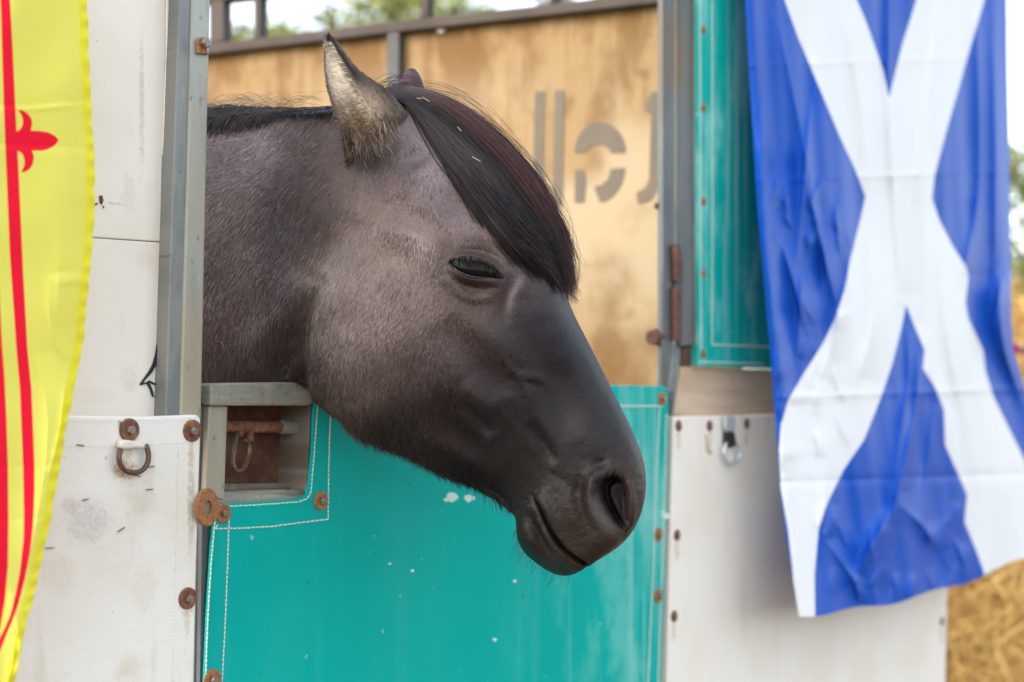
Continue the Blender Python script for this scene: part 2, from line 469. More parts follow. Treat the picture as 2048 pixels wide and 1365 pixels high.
r = thing('wall_panel', 'off white canvas covered panel with rusty washers and an iron ring', 'panel', base_of(200, .03))
P = [(-420, 826), (150, 832), (290, 834), (395, 830), (402, 838), (402, 862), (398, 980), (393, 1130), (388, 1365), (376, Y1), (-420, Y1)]
v, f = prism(P, .034, .012)
mk('canvas', v, f, m_pvc_white, r, bevel=.002)
washer(wp(258, 860, .0345), r, 1.0)
washer(wp(384, 862, .0345), r, 1.0)
washer(wp(375, 1197, .0345), r, .98)
washer(wp(362, 1560, .0345), r, .98)
washer(wp(250, 1640, .0345), r, .98)
# iron D ring in a loop of webbing
loop = [wp(x, y, .0345 + z) for x, y, z in [(245, 892, .004), (241, 900, .006), (238, 915, .007), (241, 930, .007), (251, 942, .007), (267, 946, .007), (283, 942, .007), (294, 929, .007), (297, 913, .007), (295, 899, .006), (291, 890, .004)]]
lp = [Vector(p) for p in smooth_path([tuple(p) for p in loop], 4)]
v, f = tube(lp, .0026, 10)
mk('iron_ring', v, f, m_brown_ring, r, smooth=True)
v, f = prism([(247, 880), (262, 881), (290, 888), (294, 897), (272, 897), (245, 899), (242, 890)], .0445, .009)
mk('webbing_loop', v, f, layered('white_webbing', (0.72, 0.68, 0.6), [(I1, 200, 3, .5, .7, (0.6, 0.5, 0.36), .6)], rough=.9, bump=(I1, 500, .6, .002)), r, bevel=.002)
sv, sf = [], []
for (x0, y0, x1, y1) in [(154, 890, 169, 892), (295, 935, 309, 933), (268, 951, 282, 953), (292, 980, 306, 979), (92, 1097, 108, 1096), (236, 1064, 250, 1055), (165, 1001, 177, 999), (240, 842, 241, 860)]:
    sv, sf = merge((sv, sf), tube([wp(x0, y0, .0355), wp(x1, y1, .0355)], .0006, 5))
mk('staples', sv, sf, m_dark_steel, r)['kind'] = 'stuff'
sv, sf = [], []
def dashes(path, off, step=9.0, duty=.72, rad=.00075, pl=wp, wob=1.0):
    """a row of stitches along a polyline given in picture coordinates"""
    p = np.array(path, float); d = np.r_[0, np.cumsum(np.hypot(*np.diff(p, axis=0).T))]
    V, Fc = [], []
    s = 0.0
    while s < d[-1] - step * duty:
        a = [np.interp(s, d, p[:, k]) for k in (0, 1)]; e = [np.interp(s + step * duty, d, p[:, k]) for k in (0, 1)]
        m_ = [(a[0] + e[0]) / 2 + random.uniform(-.4, .4) * wob, (a[1] + e[1]) / 2 + random.uniform(-.4, .4) * wob]
        V, Fc = merge((V, Fc), tube([pl(a[0], a[1], off - .0004), pl(m_[0], m_[1], off + .0006), pl(e[0], e[1], off - .0004)], rad, 5))
        s += step
    return V, Fc
for path in ([(130, 893), (240, 893), (350, 886), (390, 884)], [(356, 885), (354, 1000), (350, 1150), (344, 1365), (338, 1600)], [(140, 842), (390, 841)]):
    sv, sf = merge((sv, sf), dashes(path, .0342, 8, .7, .00035))
mk('stitching', sv, sf, m_pvc_white, r)['kind'] = 'stuff'

# ------------------------------------------------------------------ the half door
D = thing('stable_door', 'half height stable door under the horse, teal canvas on a galvanised frame', 'door', base_of(870))
v, f = prism([(421, 768), (470, 766), (560, 765), (618, 766), (626, 771), (626, 806), (621, 812), (455, 812), (421, 812)], .018, .030)
mk('top_rail', v, f, m_galv_warm, D, bevel=.003)
v, f = prism([(418, 812.5), (456, 812.5), (449, 1001), (411, 990)], .012, .028)
mk('stile', v, f, m_galv_post, D, bevel=.0015)
v, f = prism([(404, 770), (421, 770), (411, 990), (400, 1365), (388, Y1), (372, Y1), (388, 1365), (397, 990)], .004, .03)
mk('door_edge', v, f, m_dark_steel, D, bevel=.001)  # dark grey stands in for shade on the stile's side face
# the latch recess: back plate, side plate, bottom lip, bolt bar, hasp
L = mk('latch_recess', *prism([(405, 800), (680, 800), (680, 1020), (395, 1020)], -.034, .004), m_rust_dark, D)
def q(x, y, o): return wp(x, y, o)
def slab(x0, y0, x1, y1, o0, o1, th):
    """plate that runs from depth o0 at (x0..) to o1, used for the recess sides"""
    a, b_ = wp(x0, y0, o0), wp(x1, y1, o0)
    inn = NV * (o1 - o0)
    V = [a, b_, b_ + inn, a + inn]
    n = (b_ - a).cross(inn).normalized() * th
    V += [p + n for p in V]
    return V, [(0, 1, 2, 3), (7, 6, 5, 4), (0, 1, 5, 4), (1, 2, 6, 5), (2, 3, 7, 6), (3, 0, 4, 7)]
mk('side_plate', *slab(624, 805, 614, 1002, .013, -.034, -.003), m_recess, L, bevel=.0005)
mk('top_plate', *slab(405, 808, 624, 808, .006, -.034, -.002), m_rust_dark, L)
v, f = prism([(449, 969), (588, 966), (588, 979), (448, 983)], -.012, .02)
mk('lower_ledge', v, f, m_recess, L, bevel=.002)
v, f = prism([(411, 988), (449, 983.5), (589, 979.5), (614, 982), (615, 999), (600, 1006), (440, 1012), (411, 1014)], .010, .02)
mk('bottom_plate', v, f, m_galv_warm, L, bevel=.002)
v, f = tube([wp(400, 853, -.012), wp(470, 854, -.012), wp(561, 855, -.012)], .0066, 14)
bar = mk('bolt_bar', v, f, m_rust, L, smooth=False)
v, f = tube([wp(560, 855, -.012), wp(640, 857, -.012)], .0076, 14)
mk('bolt_sleeve', v, f, m_galv_warm, L)
hp = [(475, 866, -.007), (472, 880, -.004), (468, 905, .000), (467, 928, .002), (472, 941, .003), (482, 941, .002), (491, 930, 0), (497, 914, -.004), (500, 900, -.006), (497, 887, -.007), (489, 880, -.007)]
v, f = tube([Vector(p) for p in smooth_path([tuple(wp(*p)) for p in hp], 4)], .0028, 8)
mk('hasp', v, f, m_brown_ring, L, smooth=True)
v, f = tube([wp(501, 862, -.012), wp(501, 884, -.010)], .0038, 8)
mk('hasp', v, f, m_rust, L, smooth=True)
v, f = tube([wp(482, 862, -.012), wp(478, 872, -.010)], .0042, 8)
mk('hasp', v, f, m_rust, L, smooth=True)

# teal canvas with its hem
K = [(430, 1012), (440, 1008), (520, 1004), (590, 999), (606, 995), (614, 987), (619, 960), (624, 900), (627, 830), (630, 790), (640, 782), (900, 775), (1240, 771), (1330, 773), (1337, 778), (1338, 860), (1334, 980), (1329, 1180), (1322, 1365), (1290, Y1), (392, Y1), (409, 1365), (414, 1240), (422, 1100)]
v, f = prism(K, .016, .004)
cv = mk('canvas_cover', v, f, m_teal, D, bevel=.0012)
v, f = prism([(405, 1016), (1330, 1016), (1290, Y1), (380, Y1)], .0105, .03)
mk('door_core', v, f, m_dark_steel, D)
v, f = prism([(640, 790), (1330, 782), (1330, 1015), (640, 1015)], .0105, .03)
mk('door_core', v, f, m_dark_steel, D)
sv, sf = [], []
SEAMS = [[(433, 1017), (442, 1014), (520, 1010), (600, 1004), (616, 997), (622, 985), (629, 900), (634, 830), (636, 800)],
         [(661, 828), (659, 880), (657, 960), (656, 1039)], [(656, 1039), (600, 1046), (540, 1054), (480, 1057), (428, 1058)],
         [(433, 1017), (428, 1060), (422, 1130), (415, 1250), (411, 1365), (396, 1900)], [(459, 1024), (457, 1060), (455, 1130), (450, 1250), (444, 1365), (428, 1900)],
         [(431, 1056), (440, 1044)]]
for s_ in SEAMS: sv, sf = merge((sv, sf), dashes(s_, .0162, 9.2, .76, .0008))
for s_ in ([(1236, 813), (1334, 813)], [(1319, 816), (1315, 900), (1311, 1000), (1306, 1150), (1296, 1365), (1275, 1700)], [(1333, 830), (1329, 960), (1324, 1140), (1316, 1365), (1292, 1700)]):
    sv, sf = merge((sv, sf), dashes(s_, .0162, 9, .9, .0011))
mk('stitching', sv, sf, m_stitch, cv)['kind'] = 'stuff'
for x, y, s_ in ((446, 1027, .92), (641, 1002, .95), (424, 1360, 1.0), (1324, 798, .95), (1316, 1070, .98), (1316, 1192, .98)):
    washer(wp(x, y, .0163), D, s_, True)
# splashes of white paint on the canvas
sv, sf = [], []
for cx, cy, rr in ((905, 995, 13), (893, 1000, 6), (938, 997, 10), (947, 997, 5), (825, 1142, 4), (1030, 1163, 4), (780, 1128, 3), (990, 1280, 5), (1332, 1032, 9), (1327, 1025, 5)):
    n_ = 11; ph = random.uniform(0, 6)
    sv, sf = merge((sv, sf), prism([(cx + rr * random.uniform(.65, 1.15) * math.cos(k * 6.283 / n_), cy + .8 * rr * random.uniform(.65, 1.15) * math.sin(k * 6.283 / n_)) for k in range(n_)], .0166, .0005))
mk('paint_splash', sv, sf, NT('pale_paint').done((0.50, 0.66, 0.62), .7), D)['kind'] = 'stuff'
# thick ring washer at the corner of the door
rg = lathe([(.0068, 0), (.0068, .004), (.0185, .004), (.0195, .003), (.0195, 0)], 40)
o = bpy.data.objects.new('ring_washer', data('ring_washer', rg, m_rust_orange)); C.objects.link(o); o.parent = D
o.matrix_local = frame_matrix(wp(411, 1015, .034) - root_of(D), Vector((.92, -.38, .03)).normalized(), .4)
b = bpy.data.objects.new('stud', data('stud', lathe([(.0001, -.02), (.0062, -.02), (.0062, .001), (.0001, .001)], 16), m_galv)); C.objects.link(b); b.parent = o
# hinge tube down the right edge
for (ya, yb, mm, rr) in ((966, 1012, m_rust_brown, .0052), (1012, 1066, m_jamb, .0048), (1066, 1182, m_rust_brown, .0054), (1182, 1420, m_dark_steel, .0046), (782, 964, m_dark_steel, .0042)):
    xa, xb = 1341 - (ya - 780) * .021, 1341 - (yb - 780) * .021
    v, f = tube([wp(xa, ya + 1, .004), wp(xb, yb - 1, .004)], rr, 12)
    mk('hinge_tube', v, f, mm, D)

# ------------------------------------------------------------------ right side of the opening
Y0 = -420
J = thing('door_jamb', 'grey double steel jamb with a rusty hinge right of the opening', 'door jamb', base_of(1350))
v, f = prism([(1326, Y0), (1351, Y0), (1350, 480), (1346, 700), (1338, 775), (1334, 1365), (1300, Y1), (1280, Y1), (1324, 1365), (1323, 775), (1326, 500)], .0, .008)
mk('post', v, f, m_jamb, J, bevel=.002)
v, f = prism([(1350.5, 680), (1362, 680), (1362, 838), (1349, 838), (1344, 860), (1338, 860), (1342, 770)], -.002, .03)
mk('post', v, f, m_galv, J, bevel=.0015)
v, f = prism([(1363, Y0), (1388, Y0), (1389, 690), (1363, 694)], .006, .045)
mk('post', v, f, m_jamb, J, bevel=.002)
v, f = prism([(1388.5, Y0), (1393, Y0), (1394, 690), (1389.5, 690)], .010, .02)
mk('edge_bead', v, f, m_galv, J)
v, f = prism([(1352, Y0), (1362, Y0), (1362, 690), (1352, 690)], -.028, .01)
mk('back_plate', v, f, m_dark_steel, J)
v, f = tube([wp(1350, 490, .006), wp(1353, 520, .007), wp(1354, 562, .006)], [.0074, .0085, .0085], 12)
h = mk('hinge', v, f, m_rust_brown, J)
v, f = tube([wp(1352, 576, .006), wp(1352, 681, .006)], .0090, 12)
mk('hinge', v, f, m_rust_brown, J)
v, f = tube([wp(1353, 540, .004), wp(1353, 600, .004)], .0045, 10)
mk('hinge_pin', v, f, m_dark_steel, h)
v, f = prism([(1366, 696), (1389, 690), (1389, 732), (1364, 733)], .002, .02)
mk('foot_plate', v, f, m_rust_brown, J, bevel=.002)
v, f = tube([wp(1318, 674, -.012), wp(1303, 676, -.012)], [.014, .0115], 10)
mk('knob', v, f, m_rust_brown, J)
v, f = tube([wp(1322, 412, -.016), wp(1313, 413, -.016)], [.006, .005], 8)
mk('knob', v, f, m_rust_brown, J)

S = thing('canvas_shutter', 'faded teal canvas shutter board behind the blue flag', 'shutter', base_of(1700))
v, f = prism([(1393.5, Y0), (2012, Y0), (2017, 300), (2019, 660), (1800, 745), (1530, 737), (1396, 733)], .014, .03)
cs = mk('canvas_cover', v, f, m_teal_faded, S, bevel=.0015)
for y in (215, 403, 547, 709, 60, -80):
    washer(wp(1407, y, .0143), S, .62, True)
for y in (45, 222, 395, 560):
    washer(wp(2010.5 + y * .008, y, .0143), S, .75, True)
sv, sf = [], []
for s_ in ([(1399, Y0), (1401, 400), (1402, 700)], [(1424, Y0), (1425, 400), (1424, 694)], [(1398, 724), (1530, 729)], [(1424, 690), (1530, 694), (1700, 700)]):
    sv, sf = merge((sv, sf), dashes(s_, .0142, 8, .9, .0011))
mk('stitching', sv, sf, m_stitch, cs)['kind'] = 'stuff'

v, f = prism([(1362.5, 736), (1535, 739), (1800, 746), (1897, 750), (1896, 826), (1535, 829), (1348, 830)], .0, .02)
loose('timber_board', v, f, m_tan_board, base_of(1600), 'bare tan timber board between the teal shutter and the lower white panel', 'board', bevel=.0015)

t = NT('white_stable_board')
uv_ = t.coord('uv')
col_ = t.mix(t.ramp(t.noise(uv_, 6, 4), .45, .7, 0, .7), (0.76, 0.725, 0.665), (0.71, 0.655, 0.57))
col_ = t.mix(t.ramp(t.noise(t.coord('uv', (2.2, .3, 1)), 12, 6), .54, .74, 0, .5), col_, (0.62, 0.56, 0.46))
col_ = t.mix(t.ramp(t.noise(uv_, 90, 4), .67, .74, 0, .5), col_, (0.45, 0.38, 0.28))
def uvpx(px, py, off=.014):
    p = wp(px, py, off); return (p.x * EV.x + p.y * EV.y, p.z)
for x, y in ((1357, 880), (1419, 880), (1493, 876), (1354, 1100), (1348, 1262), (1884, 1270)):
    col_ = t.mix(blob(t, (x, y), (9, 34), 90, .5), col_, (0.46, 0.30, 0.16))
t.bump(t.noise(uv_, 80, 5), .12, .0015)
m_white_board = t.done(col_, .6, 0, .3)
W = thing('wall_panel', 'plain white panel right of the teal door with small rusty bolts', 'panel', base_of(1600))
v, f = prism([(1347, 833), (1535, 831), (1898, 828), (1897, 1100), (1891, 1365), (1870, Y1), (1310, Y1), (1334, 1365), (1342, 1000)], .014, .014)
mk('board', v, f, m_white_board, W, bevel=.002)
for x, y in ((1357, 852), (1419, 852), (1493, 848), (1354, 1071), (1348, 1233), (1884, 1243), (1886, 900), (1338, 1500)):
    washer(wp(x, y, .0143), W, .78, bolt=True)
sv, sf = prism([(1410, 870), (1413, 868), (1418, 890), (1421, 900), (1426, 905), (1420, 912), (1412, 902)], .0147, .0006)
mk('chipped_paint', sv, sf, m_tan_board, W)

H = thing('snap_hook', 'silver snap hook on a black strap against the right white panel', 'hook', wp(1463, 850, .016))
v, f = prism([(1452, 833), (1472, 833), (1472, 856), (1468, 864), (1455, 864), (1452, 856)], .024, .008)
mk('swivel', v, f, m_steel_ring, H, bevel=.002)
v, f = prism([(1453, 864), (1470, 864), (1475, 892), (1464, 896), (1452, 890)], .022, .007)
mk('strap', v, f, m_black, H, bevel=.002)
lp = [wp(x, y, .022) for x, y in [(1453, 886), (1448, 900), (1448, 914), (1456, 926), (1466, 928), (1475, 922), (1479, 908), (1477, 892), (1472, 884)]]
v, f = tube([Vector(p) for p in smooth_path([tuple(p) for p in lp], 4)], .0026, 8)
mk('ring', v, f, m_steel_ring, H, smooth=True)

# red-tipped handle sticking out beyond the shutter
hp0 = wp(2026, 697, .045); hd = (EV * .94 + Vector((0, 0, -.02))).normalized()
Hn = thing('handle', 'dark round handle with a red tip right of the blue flag', 'handle', hp0)
v, f = tube([hp0, hp0 + hd * .02], [.012, .0135], 14)
mk('red_tip', v, f, NT('red_plastic').done((0.60, 0.012, 0.045), .4), Hn)
v, f = tube([hp0 + hd * .0205, hp0 + hd * .16], [.010, .0085], 14)
mk('bar', v, f, m_dark_steel, Hn)

# ------------------------------------------------------------------ the partition inside
b0 = bp(870, 900); b0.z = 0
Pn = thing('partition_wall', 'warm plywood partition with stencilled grey letters inside the stable', 'wall', b0)
def bprism(pts, off, th): return prism(pts, off, th, bp)
v, f = bprism([(-500, 205), (782, 66), (782, 1500), (-500, 1500)], 0, .018)
mk('plywood_sheet', v, f, m_ply, Pn, uv=part_uv)
v, f = bprism([(785, 66), (1480, -14), (1480, 1500), (785, 1500)], 0, .018)
mk('plywood_sheet', v, f, m_ply, Pn, uv=part_uv)
v, f = bprism([(-500, 191), (446, 84), (540, 72), (785, 42), (1100, 8), (1480, -38), (1480, -12), (1100, 31), (785, 66), (540, 95), (420, 109), (-500, 213)], .022, .05)
mk('top_rail', v, f, m_brown_steel, Pn, uv=part_uv, bevel=.004)
v, f = bprism([(773, 64), (799, 61), (795, 1000), (770, 1000)], .020, .02)
mk('upright', v, f, m_grey_frame, Pn, uv=part_uv, bevel=.003)
for pts in ([(418, -60), (447, -60), (448, 84), (418, 88)], [(507, -60), (521, -60), (520, 75), (507, 77)], [(840, -80), (857, -80), (856, 34), (840, 37)], [(1097, -90), (1109, -90), (1109, 7), (1097, 9)]):
    mk('upper_post', *bprism(pts, .012, .03), m_brown_steel, Pn, uv=part_uv, bevel=.003)
v, f = bprism([(-500, 104), (420, 3), (446, 1), (1480, -118), (1480, -140), (446, -22), (-500, 82)], .014, .034)
mk('upper_rail', v, f, m_brown_steel, Pn, uv=part_uv, bevel=.003)
def arc(cx, cy, rx, ry, a0, a1, n=14): return [(cx + rx * math.cos(math.radians(a0 + (a1 - a0) * i / n)), cy + ry * math.sin(math.radians(a0 + (a1 - a0) * i / n))) for i in range(n + 1)]
letters = [[(1070, 184), (1090, 183), (1086, 405), (1064, 405)],
           [(1109, 182), (1129, 180), (1125, 412), (1104, 412)],
           arc(1200, 306, 51, 62, 180, 360) + [(1224, 306)] + arc(1196, 311, 27, 22, -8, -165, 8),
           [(1150, 340), (1168, 340), (1172, 362), (1168, 405), (1149, 406)],
           [(1250, 336), (1248, 352), (1241, 372), (1228, 390), (1213, 402), (1200, 405), (1188, 374), (1203, 370), (1216, 358), (1221, 338)],
           [(1303, 184), (1330, 182), (1330, 340), (1318, 350), (1312, 384), (1300, 402), (1276, 408), (1272, 386), (1290, 376), (1298, 360), (1302, 230), (1290, 222), (1294, 204)]]
for pts in letters:
    mk('painted_letter', *bprism(pts, .0015, .001), m_grey_paint, Pn, uv=part_uv)
v, f = lathe([(.0001, 0), (.010, 0), (.008, .006), (.0001, .008)], 14)
nb = mk('nail_head', [frame_matrix(bp(884, 60, .001), NB) @ p for p in v], f, m_steel_ring, Pn, uv=part_uv)

# ------------------------------------------------------------------ straw bales beyond the right end
t = NT('straw')
oc = t.coord('obj')
scol = t.mix(t.ramp(t.noise(oc, 14, 5), .35, .65), (0.33, 0.165, 0.03), (0.50, 0.31, 0.085))
m_straw_base = t.done(scol, .9)
t = NT('straw_stalk')
rn = t.attr('tint')
m_stalk = t.done(t.mix(rn.outputs['Fac'], (0.33, 0.17, 0.036), (0.68, 0.46, 0.16)), .6)
def bale(loc, sx, sy, sz, rz, label, n=2600):
    o = thing('straw_bale', label, 'straw bale', loc, 'straw bales beyond the stable')
    cr, sr = math.cos(rz), math.sin(rz)
    def place(x, y, z): return Vector((loc[0] + x * cr - y * sr, loc[1] + x * sr + y * cr, loc[2] + z))
    NX, NY, NZ = 24, 14, 12
    bm = bmesh.new(); bmesh.ops.create_cube(bm, size=1.0)
    bmesh.ops.subdivide_edges(bm, edges=bm.edges, cuts=11, use_grid_fill=True)
    V = []
    for v_ in bm.verts:
        p = v_.co
        k = 1 - .05 * (abs(p.x * 2) ** 6 * abs(p.z * 2) ** 6) + random.uniform(-.025, .025)
        V.append(place(p.x * sx * k, p.y * sy * k, (p.z * .985 + .5) * sz))
    Fc = [tuple(w.index for w in f_.verts) for f_ in bm.faces]
    bm.free()
    mk('bale_body', V, Fc, m_straw_base, o, uv=None, smooth=True)
    V, Fc, tint = [], [], []
    for _ in range(n):
        fx = random.choice((0, 0, 0, 1, 1, 2))
        u_, w_ = random.uniform(-.5, .5), random.uniform(-.5, .5)
        if fx == 0: p, nn = Vector((u_ * sx, -.5 * sy, (w_ + .5) * sz)), Vector((0, -1, 0))
        elif fx == 1: p, nn = Vector((-.5 * sx, u_ * sy, (w_ + .5) * sz)), Vector((-1, 0, 0))
        else: p, nn = Vector((u_ * sx, w_ * sy, sz)), Vector((0, 0, 1))
        d = Vector((random.gauss(0, 1), random.gauss(0, 1), random.gauss(0, .8)))
        d = (d - nn * d.dot(nn)).normalized() + nn * random.uniform(-.05, .35)
        l = random.uniform(.04, .20)
        s_ = d.cross(nn).normalized() * random.uniform(.0016, .0040)
        k = len(V)
        p = p + nn * random.uniform(0, .012)
        mid = p + d * l * .5 + nn * random.uniform(-.004, .01)
        for qq in (p - s_, p + s_, mid + s_, mid - s_, p + d * l + s_ * .6, p + d * l - s_ * .6): V.append(place(*qq))
        Fc += [(k, k + 1, k + 2, k + 3), (k + 3, k + 2, k + 4, k + 5)]
        tint += [random.random()] * 6
    mk('loose_stalks', V, Fc, m_stalk, o, uv=None, recalc=False, attrs={'tint': ('FLOAT', tint)})['kind'] = 'stuff'
    return o
bx, by = 2.05, 4.95
bale((bx, by, 0), 1.05, .5, .53, -.25, 'straw bale at the bottom of the stack behind the white panel', 5200)
bale((bx + .05, by + .03, .53), 1.02, .5, .54, -.22, 'straw bale in the middle of the stack behind the blue flag', 4600)
bale((bx + .1, by + .05, 1.07), 1.0, .5, .52, -.2, 'straw bale on top of the stack right of the blue flag')

# ------------------------------------------------------------------ trees beyond
t = NT('leaf_green')
m_leaf = t.done(t.mix(t.attr('tint').outputs['Fac'], (0.10, 0.13, 0.03), (0.30, 0.33, 0.09)), .55)
t.p.inputs['Transmission Weight'].default_value = 0.0
m_bark = layered('pine_bark', (0.16, 0.11, 0.075), [((1, 1, .2), 8, 5, .4, .65, (0.09, 0.06, 0.045), .8)], rough=.9, kind='obj', bump=(I1, 12, .8, .03))
def tree(x, y, h, cr, z0, label, n, lean=0.0, leaf=.10):
    o = thing('tree', label, 'tree', (x, y, 0), 'trees beyond the stable')
    path = [Vector((x, y, -.1)), Vector((x + lean * .3, y, h * .35)), Vector((x + lean * .6, y + .1, h * .7)), Vector((x + lean, y, h * .96))]
    V, Fc = tube(path, [.20 * h / 7, .15 * h / 7, .09 * h / 7, .03], 10)
    clumps = []
    for k in range(26):
        a = random.uniform(0, 6.283); rr = cr * math.sqrt(random.random()); zz = z0 + (h - z0) * random.random()
        rr *= (1 - .55 * ((zz - z0) / (h - z0)) ** 2)
        tip = Vector((x + lean * zz / h + rr * math.cos(a), y + rr * math.sin(a), zz))
        clumps.append((tip, random.uniform(.35, .75) * cr * .45, random.random()))
        st = Vector((x + lean * .7, y, min(zz * .85, h * .9)))
        V, Fc = merge((V, Fc), tube([st, st.lerp(tip, .5) + Vector((0, 0, .1)), tip], [.05, .035, .015], 6))
    mk('trunk', V, Fc, m_bark, o, uv=None, smooth=True)
    per = n // len(clumps)
    V, Fc, T = [], [], []
    for tip, r_, tt in clumps:
        P_ = rng.normal(0, 1, (per, 3)); P_ /= np.linalg.norm(P_, axis=1)[:, None]; P_ *= (rng.random(per) ** .5)[:, None] * r_
        P_[:, 2] *= .7
        P_ += np.array(tip)
        A = rng.normal(0, 1, (per, 3)); A /= np.linalg.norm(A, axis=1)[:, None]
        B = np.cross(A, rng.normal(0, 1, (per, 3))); B /= np.linalg.norm(B, axis=1)[:, None]
        s_ = (leaf * rng.uniform(.6, 1.3, per))[:, None]
        k = len(V)
        Q = np.stack([P_ - A * s_, P_ + B * s_ * .4, P_ + A * s_, P_ - B * s_ * .4], 1).reshape(-1, 3)
        V += [tuple(q_) for q_ in Q]
        Fc += [(k + 4 * i, k + 4 * i + 1, k + 4 * i + 2, k + 4 * i + 3) for i in range(per)]
        T += list(np.repeat(np.clip(tt * .6 + rng.random(per) * .4, 0, 1), 4))
    mk('crown', V, Fc, m_leaf, o, uv=None, recalc=False, attrs={'tint': ('FLOAT', T)})
tree(-1.25, 15, 7.6, 1.9, 2.6, 'leafy tree seen above the partition, left of the horse ear', 2600)
tree(.35, 17, 8.6, 2.1, 3.0, 'leafy tree seen above the partition, just right of the horse ear', 2400, .3)
tree(7.8, 21, 4.6, 2.2, 1.0, 'low green tree seen right of the blue flag', 4500)
tree(-4.6, 19, 8.8, 1.3, 3.4, 'slim leafy tree seen through the gap beside the steel post', 6000)
# ------------------------------------------------------------------ the horse: median surface, lofts, one skin
MED = np.array([(-150, 2.20), (100, 2.02), (250, 1.895), (330, 1.815), (410, 1.74), (500, 1.672), (600, 1.606), (680, 1.578), (800, 1.562), (1000, 1.548), (1290, 1.528), (1500, 1.51)])
mp_ = smooth_path(MED, 10)
def Yc(px): return np.interp(px, mp_[:, 0], mp_[:, 1])
MXY = np.stack([(mp_[:, 0] - CX) / F * mp_[:, 1], mp_[:, 1]], 1)      # the median curve seen from above
MTAN = np.gradient(MXY, axis=0); MTAN /= np.linalg.norm(MTAN, axis=1)[:, None]
def foot(P):
    """nearest point of the median curve for points (n,3); returns xy foot and tangent"""
    d = ((P[:, None, 0] - MXY[None, :, 0]) ** 2 + (P[:, None, 1] - MXY[None, :, 1]) ** 2)
    i = np.clip(d.argmin(1), 1, len(MXY) - 2)
    t = MTAN[i]
    rel = P[:, :2] - MXY[i]
    along = (rel * t).sum(1)[:, None]
    return MXY[i] + t * along, t
def foot_big(P):
    a, b = [], []
    for k in range(0, len(P), 20000):
        x, y = foot(P[k:k + 20000]); a.append(x); b.append(y)
    return np.concatenate(a), np.concatenate(b)
def unproj(px, py, Y):
    px, py, Y = np.broadcast_arrays(np.asarray(px, float), np.asarray(py, float), np.asarray(Y, float))
    return np.stack([(px - CX) / F * Y, Y, CZ + (HY - py) / F * Y], -1)
def proj(P): return CX + F * P[..., 0] / P[..., 1], HY - F * (P[..., 2] - CZ) / P[..., 1]
def mirror(P):
    f_, t = foot_big(P)
    Q = P.copy(); Q[:, :2] = 2 * f_ - P[:, :2]
    return Q
def loft(stations, nsub, nphi):
    S_ = smooth_path(stations, nsub)
    n = len(S_)
    phi = (np.arange(nphi) + .5) / nphi * math.pi
    t = (1 - np.cos(phi)) / 2
    V = []
    for s in S_:
        Tx, Ty, Bx, By, W, tm, kt, kb = s
        px = Tx + (Bx - Tx) * t; py = Ty + (By - Ty) * t
        g_ = math.log(.5) / math.log(min(max(tm, .2), .8))
        tt = t ** g_
        k_ = kt + (kb - kt) * t
        w = max(W, .002) * (2 * np.sqrt(np.clip(tt * (1 - tt), 0, 1))) ** k_
        near = unproj(px, py, Yc(px) - w)
        far = mirror(near)[::-1]
        V.append(np.concatenate([near, far]))
    V = np.array(V); m = V.shape[1]
    idx = np.arange(n * m).reshape(n, m)
    Fc = []
    for i in range(n - 1):
        for k in range(m):
            l = (k + 1) % m
            Fc.append((idx[i, k], idx[i, l], idx[i + 1, l], idx[i + 1, k]))
    V = V.reshape(-1, 3)
    c0 = V[idx[0]].mean(0); c1 = V[idx[-1]].mean(0)
    V = np.concatenate([V, [c0, c1]])
    for k in range(m):
        l = (k + 1) % m
        Fc.append((idx[0, l], idx[0, k], n * m)); Fc.append((idx[-1, k], idx[-1, l], n * m + 1))
    return V, Fc
#        top x,y     bottom x,y   half width, widest at, roundness top / bottom
HEADS = [(745, 222, 640, 640, .040, .50, 1.0, 1.0),
         (765, 205, 610, 668, .060, .50, .9, .9),
         (795, 200, 607, 722, .078, .50, .85, .80),
         (845, 214, 617, 762, .090, .48, .80, .70),
         (897, 250, 638, 798, .098, .46, .75, .66),
         (947, 297, 678, 836, .101, .44, .70, .66),
         (998, 350, 733, 866, .102, .42, .66, .68),
         (1043, 408, 788, 887, .100, .40, .62, .72),
         (1082, 470, 840, 911, .095, .38, .60, .80),
         (1110, 540, 890, 935, .086, .38, .60, .85),
         (1134, 608, 935, 958, .076, .40, .62, .85),
         (1165, 668, 975, 984, .067, .43, .66, .85),
         (1195, 725, 1008, 1008, .061, .46, .70, .80),
         (1222, 778, 1029, 1030, .058, .48, .72, .75),
         (1247, 828, 1032, 1052, .058, .48, .72, .70),
         (1268, 875, 1034, 1078, .059, .46, .70, .70),
         (1284, 920, 1046, 1104, .060, .44, .68, .70),
         (1290, 965, 1066, 1123, .058, .42, .68, .72),
         (1286, 1010, 1090, 1141, .053, .42, .70, .75),
         (1273, 1050, 1115, 1152, .046, .44, .75, .8),
         (1250, 1083, 1141, 1153, .036, .46, .8, .85),
         (1222, 1105, 1163, 1141, .024, .5, .9, .9),
         (1200, 1118, 1178, 1130, .008, .5, 1, 1)]
NECKS = [(-60, 390, -60, 1050, .170, .55, 1.1, .9),
         (100, 345, 100, 960, .150, .55, 1.1, .9),
         (230, 300, 230, 880, .128, .55, 1.1, .9),
         (330, 260, 330, 822, .112, .55, 1.15, .85),
         (415, 236, 415, 792, .102, .55, 1.2, .8),
         (500, 222, 500, 778, .092, .54, 1.2, .8),
         (580, 215, 575, 776, .082, .52, 1.15, .8),
         (640, 212, 630, 762, .073, .50, 1.1, .85),
         (700, 210, 690, 730, .064, .48, 1.0, .9),
         (750, 208, 740, 690, .055, .45, 1.0, 1.0),
         (785, 212, 780, 600, .035, .45, 1.0, 1.0)]
